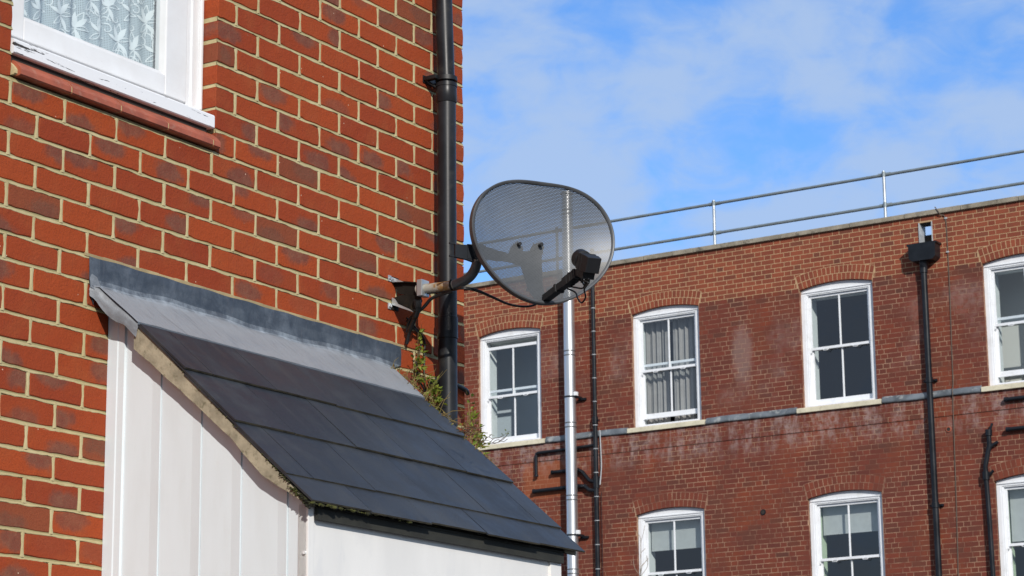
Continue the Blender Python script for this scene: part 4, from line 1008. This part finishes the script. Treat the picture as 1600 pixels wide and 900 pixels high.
# mortar sheet
def sheet(a0, a1, z0, z1):
    if z1-z0 < 1e-4: return
    for (s0, s1, bb_) in ((0, 7.812, 0.0), (7.812, 8.107, 0.013), (8.107, 20, 0.0)):
        q0, q1 = max(z0, s0), min(z1, s1)
        if q1 > q0: wf.box(a0, a1, -0.215, bb_, q0, q1, 1, (0, 0, 0))
us = sorted(set([FA0]+[o['aL'] for o in openings if o['up']]+[o['aR'] for o in openings if o['up']]+[FA1]))
for i in range(len(us)-1):
    a0, a1 = us[i], us[i+1]; mid = (a0+a1)/2; ups = [o for o in openings if o['aL']-0.005 < mid < o['aR']+0.005]
    if not ups:
        if a0 < HOLE[0] < a1:
            sheet(a0, HOLE[0], 0, FZ1); sheet(HOLE[1], a1, 0, FZ1); sheet(HOLE[0], HOLE[1], 0, HOLE[2]); sheet(HOLE[0], HOLE[1], HOLE[3], FZ1)
        else: sheet(a0, a1, 0, FZ1)
        continue
    ups.sort(key=lambda o: o['sill']); prev = 0.0
    n = 14
    for o in ups:
        sheet(a0, a1, prev, o['sill']); prev = None
        nxt = min([q['sill'] for q in ups if q['sill'] > o['spr']]+[FZ1])
        top_flat = o['spr']+OS+0.02
        for k in range(n):
            p, q = a0+(a1-a0)*k/n, a0+(a1-a0)*(k+1)/n
            za, zb_ = arcz(o, p)+0.004, arcz(o, q)+0.004
            wf.add([(p, b, z_) for b in (0.0, -0.215) for z_ in (za, top_flat)]+[(q, b, z_) for b in (0.0, -0.215) for z_ in (zb_, top_flat)], [(0, 4, 5, 1), (2, 3, 7, 6), (0, 2, 6, 4), (1, 5, 7, 3)], 1, (0, 0, 0))
        prev = top_flat
    sheet(a0, a1, prev, FZ1)
# plain lower wall faces get their bricks from the sheet's own courses
wall_f = wf.build('wall', [M_BF, M_MF], bld, base=(0, 0, 0), recalc=False)
# arches: two rings of headers
for o in openings:
    ar = MB(); zone = 1.0 if o['up'] else 0.25; N_ = 17 if o['up'] else 16
    for (r0, r1) in ((0.002, 0.108), (0.118, 0.226)):
        n = N_+(1 if r0 > .1 else 0)
        for k in range(n):
            t0 = -o['th']+2*o['th']*k/n+0.0021; t1 = -o['th']+2*o['th']*(k+1)/n-0.0021
            j_ = rf_.uniform(-.0006, .0006); pts = [(o['c']+(CUR+r)*math.sin(t+j_), o['zc']+(CUR+r)*math.cos(t+j_)) for r, t in ((r0, t0), (r0, t1), (r1, t1), (r1, t0))]
            ar.prism(pts, 'b', -0.06, 0.004+rf_.uniform(-.0008, .0008), 0, (rf_.random(), rf_.random()*0.9, zone))
    ns = 24; vs = []
    for k in range(ns+1):
        t = -o['th']-0.002+(2*o['th']+0.004)*k/ns
        for r, b in ((0.0045, 0.0022), (0.232, 0.0022), (0.232, -0.05), (0.0045, -0.05)): vs.append((o['c']+(CUR+r)*math.sin(t), b, o['zc']+(CUR+r)*math.cos(t)))
    ar.add(vs, [(4*k+q, 4*k+4+q, 4*k+4+(q+1) % 4, 4*k+(q+1) % 4) for k in range(ns) for q in range(4)], 1, (0, 0, 0))
    ar.build('arch', [M_BF, M_MF], bld, base=(0, 0, 0), recalc=False)
# shell: sides, back, roof
sh = MB(); sh.box(FA0, FA0+0.3, -9.7, -0.301, 0, FZ1); sh.box(FA1-0.3, FA1, -9.7, -0.301, 0, FZ1); sh.box(FA0, FA1, -10, -9.7, 0, 10.4)
sh.build('side_wall', m_, bld)
fr2 = MB(); fr2.box(FA0+0.301, FA1-0.301, -9.699, -0.216, 10.33, 10.40); fr2.build('roof', M_ROOFF, bld)
flr = MB(); flr.box(FA0+0.301, FA1-0.301, -9.699, -0.302, 7.45, 7.6); flr.build('floor_slab', plain('floor_grey', (0.12, 0.11, 0.1)), bld)
cp = MB(); x = FA0-0.03; rc = random.Random(2)
while x < FA1:
    L = 0.91; cp.box(x+0.004, min(x+L-0.004, FA1+0.03), -0.27, 0.045+rc.uniform(-.003, .003), FZ1+0.001, FZ1+0.074+rc.uniform(-.003, .003), bev=0.008); x += L
cp.box(FA0, FA1, -0.25, 0.02, FZ1+0.0005, FZ1+0.06)
cp.build('coping', M_COPE, bld, label='lichen stained concrete coping')
# lead band between sills and the shallow projecting course below
ss = [-9.0]+[q for o in openings if o['up'] for q in (o['aL']-0.10, o['aR']+0.085)]+[8.0]
for i in range(0, len(ss), 2):
    a0, a1 = ss[i]+0.003, ss[i+1]-0.003
    if a1-a0 < 0.1: continue
    def bf(u, v, a0=a0, a1=a1):
        a = a0+(a1-a0)*u; bz = [(0.002, 8.205), (0.022, 8.185), (0.040, 8.160), (0.046, 8.125), (0.044, 8.102), (0.015, 8.100)][int(round(v*5))]
        return (a, bz[0]+0.004*math.sin(a*9+v*4)+0.002*math.sin(a*31), bz[1]+0.004*math.sin(a*5+1))
    lb = MB(); lb.grid(bf, 40, 5); lb.build('lead_band', M_LEADF, bld, recalc=False)
# parapet outlet lining
ol = MB(); h0_, h1_, hz0, hz1 = HOLE
ol.box(h0_+0.001, h0_+0.012, -0.218, 0.02, hz0, hz1-0.001); ol.box(h1_-0.012, h1_-0.001, -0.218, 0.02, hz0, hz1-0.001); ol.box(h0_+0.012, h1_-0.012, -0.218, 0.03, hz0, hz0+0.012)
ob = MB(); ob.box(h0_+0.013, h1_-0.013, -0.216, -0.185, hz0+0.013, hz0+0.20); ob.build('outlet_upstand', M_RECESS, bld); ob = MB(); ob.box(h0_+0.013, h1_-0.013, -0.216, -0.02, hz1-0.014, hz1-0.002); ob.build('outlet_box', M_RECESS, bld)
ol.build('parapet_outlet', simple('pale_lead_lining', (0.42, 0.44, 0.46), 0.6, var=0.25, scale=6), bld)

# windows
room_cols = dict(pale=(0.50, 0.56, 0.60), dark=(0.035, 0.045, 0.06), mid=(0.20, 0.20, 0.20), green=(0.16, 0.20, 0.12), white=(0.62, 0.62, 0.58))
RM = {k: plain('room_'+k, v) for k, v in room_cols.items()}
M_CURT = simple('beige_curtain', (0.30, 0.285, 0.275), 0.95, var=0.08); M_BLIND = simple('roller_blind', (0.43, 0.45, 0.44), 0.9, var=0.05)
M_REV = simple('painted_reveal', (0.68, 0.72, 0.71), 0.8, var=0.04); M_REVG = simple('green_painted_reveal', (0.50, 0.62, 0.44), 0.8, var=0.04)
def far_window(o, room, rev, up_drop=0.0, low_lift=0.0, curtain=None, blind=None, label='', depth=2.6):
    aL, aR, s0, sp, c = o['aL'], o['aR'], o['sill'], o['spr'], o['c']; m = MB(); F = -0.055; cw = 0.092; ht = sp-0.075
    m.box(aL+0.001, aL+cw, F-0.15, F, s0+0.002, ht, bev=0.004); m.box(aR-cw, aR-0.001, F-0.15, F, s0+0.002, ht, bev=0.004)
    n = 14; arc = [(aL+0.001+(aR-aL-0.002)*k/n, arcz(o, aL+(aR-aL)*k/n)-0.001) for k in range(n+1)]
    m.prism([(aR-0.001, ht+0.0005), (aL+0.001, ht+0.0005)]+arc, 'b', F-0.15, F-0.002)
    m.box(aL+0.02, aR-0.02, F-0.002, F+0.012, ht-0.002+0.030, ht+0.045, bev=0.003)      # head moulding
    m.box(aL+cw, aL+cw+0.016, F-0.03, F-0.012, s0+0.03, ht, bev=0.002); m.box(aR-cw-0.016, aR-cw, F-0.03, F-0.012, s0+0.03, ht, bev=0.002)
    m.box(aL+cw, aR-cw, F-0.03, F-0.012, ht-0.016, ht-0.001, bev=0.002)
    m.prism([(F-0.15, s0+0.002), (F+0.02, s0+0.002), (F+0.02, s0+0.02), (F-0.02, s0+0.040), (F-0.15, s0+0.045)], 'a', aL+cw+0.0005, aR-cw-0.0005)
    m.prism([(aL+0.001, s0+0.002), (aL+cw-0.03, s0+0.002), (aL+cw-0.03, ht), (aL+0.001, ht)], 'b', F, F+0.007)
    wo = m.build('window', M_WFAR, bld, label=label)
    def sash(z0, z1, b, toprail, botrail, lifts=False, horns=False):
        q = MB(); a0, a1 = aL+cw-0.004, aR-cw+0.004; st = 0.050; th = 0.036
        q.box(a0, a0+st, b-th, b, z0, z1, bev=0.003); q.box(a1-st, a1, b-th, b, z0, z1, bev=0.003)
        q.box(a0+st, a1-st, b-th, b-0.0005, z1-toprail, z1, bev=0.003); q.box(a0+st, a1-st, b-th, b-0.0005, z0, z0+botrail, bev=0.003)
        q.box(c-0.011, c+0.011, b-th+0.006, b-0.004, z0+botrail-0.001, z1-toprail+0.001, bev=0.003)
        if lifts:
            for xx in (c-0.25, c+0.25): q.tube([(xx-0.045, b-0.002, z0+0.004), (xx-0.035, b+0.012, z0-0.018), (xx+0.035, b+0.012, z0-0.018), (xx+0.045, b-0.002, z0+0.004)], 0.006, 6)
        if horns: q.prism([(b-th, z0), (b, z0), (b, z0-0.035), (b-th*0.5, z0-0.05)], 'a', a0, a0+0.035); q.prism([(b-th, z0), (b, z0), (b, z0-0.035), (b-th*0.5, z0-0.05)], 'a', a1-0.035, a1)
        q.build('sash', M_WFAR, wo)
        g_ = MB(); g_.add([(a0+st-0.003, b-0.020, z0+botrail-0.003), (a1-st+0.003, b-0.020, z0+botrail-0.003), (a1-st+0.003, b-0.020, z1-toprail+0.003), (a0+st-0.003, b-0.020, z1-toprail+0.003)], [(0, 1, 2, 3)]); g_.build('pane', M_GLASS, wo)
    mid = (s0+sp)/2-0.005
    sash(mid-0.022-up_drop, ht-0.004-up_drop, F-0.045, 0.050, 0.040, True, True)
    sash(s0+0.046+low_lift, mid+0.020+low_lift, F-0.086, 0.040, 0.080)
    # splayed plaster reveal and room
    r = MB(); d1 = -0.42
    r.box(aL-0.02, aL+cw-0.01, d1, F-0.151, s0+0.0, sp-0.03); r.box(aR-cw+0.01, aR+0.02, d1, F-0.151, s0, sp-0.03); r.box(aL+cw-0.01, aR-cw+0.01, d1, F-0.151, sp-0.10, sp-0.03); r.box(aL+cw-0.01, aR-cw+0.01, d1, F-0.151, s0-0.02, s0+0.03)
    r.build('reveal', rev, wo)
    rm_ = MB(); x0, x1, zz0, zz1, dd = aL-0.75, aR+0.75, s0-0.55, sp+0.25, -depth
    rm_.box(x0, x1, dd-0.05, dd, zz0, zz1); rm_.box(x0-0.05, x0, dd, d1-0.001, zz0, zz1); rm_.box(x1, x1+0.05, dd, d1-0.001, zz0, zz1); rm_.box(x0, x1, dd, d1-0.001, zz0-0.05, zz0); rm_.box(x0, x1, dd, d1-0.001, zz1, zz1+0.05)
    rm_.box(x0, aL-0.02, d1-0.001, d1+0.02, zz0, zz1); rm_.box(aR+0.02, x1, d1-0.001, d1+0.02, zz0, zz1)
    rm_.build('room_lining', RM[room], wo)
    if curtain:
        for (x0, x1) in curtain:
            k = MB()
            def cfn(u, v, x0=x0, x1=x1): a = x0+(x1-x0)*u; return (a, -0.30+0.022*math.sin(a*62)+0.014*math.sin(a*105+2)+0.004*v*math.sin(a*30), s0+0.02+1.78*v)
            k.grid(cfn, 90, 4); k.build('curtain', M_CURT, wo, recalc=False)
    if blind:
        k = MB(); k.box(aL+cw+0.02, aR-cw-0.02, -0.272, -0.268, blind, sp-0.10); k.box(aL+cw+0.02, aR-cw-0.02, -0.278, -0.262, blind-0.016, blind, bev=0.003); k.build('blind', M_BLIND, wo)
    sl_ = MB(); sl_.prism([(-0.20, s0-0.085), (0.058, s0-0.085), (0.060, s0-0.080), (0.060, s0-0.020), (0.052, s0-0.012), (-0.05, s0), (-0.20, s0)], 'a', aL-0.095, aR+0.080)
    sl_.build('sill', M_STONE, wo)
    return wo
OU = [o for o in openings if o['up']]; OL = [o for o in openings if not o['up']]
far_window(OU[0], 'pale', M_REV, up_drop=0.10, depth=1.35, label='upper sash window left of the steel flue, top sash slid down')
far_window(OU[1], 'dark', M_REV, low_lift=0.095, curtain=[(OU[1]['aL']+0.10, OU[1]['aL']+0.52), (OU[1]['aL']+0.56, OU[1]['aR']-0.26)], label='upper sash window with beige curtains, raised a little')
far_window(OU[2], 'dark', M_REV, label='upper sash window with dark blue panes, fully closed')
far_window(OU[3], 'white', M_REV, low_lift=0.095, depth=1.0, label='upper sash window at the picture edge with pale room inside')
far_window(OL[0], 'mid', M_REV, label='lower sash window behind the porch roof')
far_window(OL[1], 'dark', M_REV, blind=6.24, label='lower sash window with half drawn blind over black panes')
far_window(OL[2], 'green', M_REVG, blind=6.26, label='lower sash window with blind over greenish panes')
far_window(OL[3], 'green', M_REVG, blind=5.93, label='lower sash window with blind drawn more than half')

# ================================================================== far pipes, flue, rail, wire
hp = thing('drainpipe', FAR, (2.185, 0, 0), 'black iron downpipe with a box hopper below a hole in the parapet', 'drainpipe')
HA, HB = 2.185, 0.085
m = MB(); m.tube([(HA, HB, z_) for z_ in (0.1, 3, 6, 8.0, 10.15)], 0.047, 20); m.build('pipe', M_CAST, hp, sharp=40)
m = MB(); 
m.prism([(1.975, 10.435), (2.455, 10.435), (2.455, 10.405), (2.432, 10.40), (2.426, 10.21), (2.38, 10.165), (2.05, 10.165), (2.002, 10.21), (1.998, 10.40), (1.975, 10.405)], 'b', 0.002, 0.20)
m.tube([(HA+.01, HB+0.01, 10.17), (HA, HB, 10.06)], [0.075, 0.055], 16); hpo = m.build('hopper', M_CAST, hp); b3 = hpo.modifiers.new('Bevel', 'BEVEL'); b3.width = 0.006; b3.segments = 2
for z_ in (10.03, 8.36, 6.5, 4.7):
    m = MB(); m.tube([(HA, HB, z_-0.04), (HA, HB, z_-0.038), (HA, HB, z_+0.038), (HA, HB, z_+0.04)], [.05, .058, .058, .05], 20)
    if z_ < 10: m.box(HA-0.10, HA+0.10, 0.0, 0.03, z_-0.02, z_+0.02, bev=0.004); m.tube([(HA+0.09, 0.02, z_), (HA+0.09, 0.05, z_)], 0.018, 8); m.tube([(HA-0.09, 0.02, z_), (HA-0.09, 0.05, z_)], 0.018, 8)
    m.build('collar', M_CAST, hp, sharp=40)
SA = -3.60
svp = thing('soil_pipe', FAR, (SA, 0, 0), 'thin black waste pipe with pale joint rings, right of the steel flue', 'waste pipe')
m = MB(); m.tube([(SA, 0.075, z_) for z_ in (0.1, 3, 6, 8.35)], 0.040, 18); m.tube([(SA, 0.072, z_) for z_ in (8.35, 9.5, 10.7, 11.2)], 0.034, 18); m.build('pipe', M_CAST, svp, sharp=40)
m = MB(); m.tube([(SA, 0.075, 8.30), (SA, 0.075, 8.31), (SA, 0.075, 8.42), (SA, 0.075, 8.43)], [.04, .049, .049, .036], 18); m.tube([(SA+.05, .075, 8.36), (SA+.08, .075, 8.36)], .012, 6); m.build('collar', M_CAST, svp, sharp=40)
z_ = 5.2; M_RING = simple('pale_joint_ring', (0.42, 0.44, 0.46), 0.5)
while z_ < 10.8:
    m = MB(); rr2 = 0.0425 if z_ < 8.33 else 0.0365; m.tube([(SA, 0.0745, z_), (SA, 0.0745, z_+0.010)], rr2, 16); m.build('joint_ring', M_RING, svp, sharp=40); z_ += 0.385
for path, r in (([(-4.742, .06, 7.56), (-4.742, .06, 7.90), (-4.735, .06, 7.93), (-4.70, .06, 7.945), (-4.2, .06, 7.95), (-3.62, .07, 7.965)], 0.026),
                ([(-4.447, .06, 7.60), (-4.2, .06, 7.60), (-3.95, .06, 7.60), (-3.86, .06, 7.55), (-3.74, .065, 7.41), (-3.66, .07, 7.38), (-3.62, .07, 7.37)], 0.031),
                ([(-4.808, .06, 7.322), (-4.4, .06, 7.327), (-3.95, .06, 7.335), (-3.82, .06, 7.32), (-3.74, .065, 7.25), (-3.62, .07, 7.23)], 0.033)):
    m = MB(); m.tube(path, r, 12); m.tube([path[0], tuple(path[0][k]+(path[1][k]-path[0][k])*0.08 for k in range(3))], r+0.007, 12); m.build('branch_pipe', M_CAST, svp, sharp=40)
m = MB(); m.tube([(SA, 0.07, 7.27), (SA, 0.07, 7.45)], 0.052, 16); m.tube([(SA+0.075, .05, z_) for z_ in (5.5, 6.4, 7.2)], 0.006, 6); m.build('collar', M_CAST, svp, sharp=40)
m = MB(); m.tube(smooth_path([(SA+0.06, .06, 7.32), (SA+0.085, .05, 7.6), (SA+0.08, .05, 7.9), (SA+0.07, .05, 8.2)]), 0.010, 6); m.build('wire', M_RING, svp)

FLA, FLB, FLR = -3.995, 0.185, 0.093
flu = thing('flue', FAR, (FLA, FLB, 0), 'shiny stainless steel flue pipe rising past the parapet behind the dish', 'flue')
m = MB(); m.tube([(FLA, FLB, z_) for z_ in (0.3, 4, 8, 12.15)], FLR, 40); m.build('pipe', M_FLUE, flu, sharp=40)
m = MB(); m.tube([(FLA, FLB, 12.15), (FLA, FLB, 12.16), (FLA, FLB, 12.2), (FLA, FLB, 12.21)], [FLR, FLR+.012, FLR+.012, FLR-.02], 40); m.build('cap', M_FLUE, flu, sharp=40)
M_JB = simple('dark_flue_joint_steel', (0.16, 0.165, 0.17), 0.45, metal=0.5)  # darker steel for the raised joint rings
z_ = 4.77
while z_ < 12:
    m = MB(); 
    for dz_ in (-0.035, 0.035): m.tube([(FLA, FLB, z_+dz_-0.010), (FLA, FLB, z_+dz_-0.006), (FLA, FLB, z_+dz_+0.006), (FLA, FLB, z_+dz_+0.010)], [FLR, FLR+.005, FLR+.005, FLR], 40)
    m.build('joint_band', M_JB, flu, sharp=40); z_ += 1.18
for zq in (8.77, 6.53):
    m = MB(); m.tube([(FLA, FLB, zq-0.014), (FLA, FLB, zq+0.014)], FLR+0.006, 32)
    for s in (1,): m.box(FLA+0.085, FLA+0.115, 0.0, FLB+0.02, zq-0.02, zq+0.02, bev=0.003)
    m.box(FLA-0.115, FLA-0.085, 0.0, FLB+0.02, zq-0.02, zq+0.02, bev=0.003); m.box(FLA+0.07, FLA+0.20, 0.0, 0.05, zq-0.045, zq-0.005, bev=0.003)
    m.build('wall_band', M_CAST, flu, sharp=40)
    m = MB(); m.box(FLA+0.085, FLA+0.135, FLB-0.03, FLB+0.03, zq+0.012, zq+0.075, bev=0.006); m.build('cable_box', M_WFAR, flu)

rail = thing('guard_rail', FAR, (0, -0.2, 10.95), 'two bar galvanised guard rail along the roof edge of the brick building', 'railing')
RB = -0.22
for zr in (11.70, 11.215):
    m = MB(); m.tube([(FA0+0.1, RB, zr), (-3, RB, zr+0.002), (2, RB, zr-0.004), (FA1-0.1, RB, zr)], 0.024, 14); m.build('rail', M_RAIL, rail, sharp=60)
for pa in (-7.39, -4.43, -1.47, 1.49, 4.45, 7.4):
    m = MB(); m.tube([(pa, RB+0.035, 10.95), (pa, RB+0.035, 11.75)], 0.024, 14); m.box(pa-0.08, pa+0.08, RB-0.04, RB+0.11, 10.955, 10.97)
    po = m.build('post', M_GALV, rail, sharp=60)
    for zr in (11.70, 11.215):
        m = MB(); m.tube([(pa-0.10, RB, zr), (pa+0.10, RB, zr)], 0.030, 14); m.tube([(pa, RB+0.035, zr-0.035), (pa, RB+0.035, zr+0.035)], 0.030, 14)
        m.build('clamp', M_RAIL, po, sharp=60)

wr = thing('cable', FAR, (2.53, 0, 5), 'thin grey cable clipped down the brick wall right of the hopper pipe', 'cable')
m = MB(); m.tube(smooth_path([(2.40, 0.05, 10.99), (2.46, 0.055, 10.90), (2.47, 0.03, 10.86), (2.545, 0.012, 10.80), (2.553, 0.010, 10.4), (2.55, 0.010, 9.6), (2.535, 0.010, 8.8), (2.53, 0.014, 8.3), (2.53, 0.060, 8.17), (2.528, 0.055, 8.1), (2.515, 0.025, 8.0), (2.48, 0.010, 6.5), (2.44, 0.010, 5.0)]), 0.0075, 6)
m.build('conductor', simple('grey_conductor', (0.12, 0.09, 0.07), 0.8), wr)
for z_ in (10.80, 10.28):
    m = MB(); m.box(2.53, 2.57, 0.0, 0.022, z_-0.012, z_+0.012, bev=0.003); m.build('cable_clip', M_RING, wr)

bp_ = thing('branched_pipe', FAR, (3.0, 0, 0), 'black pipe with a forked top left of the lower right window', 'waste pipe')
m = MB(); m.tube([(3.01, .07, 0.1), (3.01, .07, 5.4), (3.0, .07, 6.3), (2.985, .07, 6.9), (2.985, .07, 7.0), (3.04, .07, 7.22), (3.065, .07, 7.30), (3.062, .07, 7.45)], 0.036, 14); m.build('pipe', M_CAST, bp_, sharp=60)
for pth, r_ in (([(2.985, .07, 6.80), (2.985, .07, 6.92)], 0.055), ([(3.0, .07, 6.84), (3.10, .06, 6.93)], 0.022), ([(3.06, .07, 7.44), (3.065, .07, 7.53)], 0.052), ([(3.07, .07, 7.48), (3.12, .06, 7.62)], 0.018), ([(3.06, .07, 7.26), (3.12, .06, 7.31), (3.19, .05, 7.34)], 0.024)):
    m = MB(); m.tube(pth, r_, 12); m.build('branch', M_CAST, bp_, sharp=60)
for zz_, lab in ((7.945, 'black pipe stub running right along the wall, just under the upper right sill'), (7.505, 'black pipe stub running right along the wall, above the lower right window')):
    t1 = thing('overflow_pipe', FAR, (3.33, 0, zz_), lab, 'waste pipe'); m = MB(); m.tube([(3.33, .06, zz_), (4.6, .06, zz_+.01), (5.2, .06, zz_+.01)], 0.030, 12); m.tube([(3.33, .06, zz_), (3.38, .06, zz_)], 0.037, 12); m.build('pipe', M_CAST, t1, sharp=60)
# small pipe holes in the wall, their shaded insides painted as flat dark discs
for (a, z__, lab) in ((-0.675, 6.645, 'small dark round hole in the brick between the two lower windows'), (2.42, 7.61, 'small dark round hole in the brick right of the hopper pipe')):
    t1 = thing('vent_hole', FAR, (a, 0, z__), lab, 'vent'); m = MB(); m.tube([(a, 0.006, z__), (a, 0.016, z__)], [0.045, 0.042], 14); m.build('collar', M_TILE if a > 0 else M_CAST, t1); m = MB(); m.tube([(a, 0.0165, z__), (a, 0.018, z__)], 0.030, 14); m.build('opening', M_RECESS, t1)

# ================================================================== thin bare saplings below
def sapling(base, top, label, seed, loops=False):
    t1 = thing('sapling', FAR, base, label, 'sapling'); rn = random.Random(seed); m = MB(); B = Vector(base); Tp = Vector(top)
    path = smooth_path([B[:], ((B*2+Tp)/3+Vector((.05, 0, 0)))[:], ((B+Tp*2)/3-Vector((.03, 0, 0)))[:], Tp[:]], 8)
    m.tube(path, [0.02*(1-i/len(path))+0.003 for i in range(len(path))], 6); m.build('trunk', M_BARK, t1)
    m = MB()
    for i in range(34):
        q = Vector(path[int(len(path)*rn.uniform(.7, .99))]); L = rn.uniform(.08, .32)*(1 if not loops else 2.0); s = rn.choice((-1, 1))
        if loops: pts = [q, q+Vector((s*L*.4, rn.uniform(-.1, .1), L*.35)), q+Vector((s*L*.8, rn.uniform(-.1, .1), L*.2)), q+Vector((s*L, 0, -L*.3))]
        else: pts = [q, q+Vector((s*L*.25, rn.uniform(-.1, .1), L*.5)), q+Vector((s*L*.35, rn.uniform(-.1, .1), L))]
        m.tube(smooth_path([p[:] for p in pts], 4), 0.004 if not loops else 0.006, 4)
    m.build('crown', M_BARK, t1, recalc=False)
sapling((-2.40, 0.9, 0), (-2.33, 0.9, 6.22), 'thin bare sapling in front of the left lower sash window frame', 5)
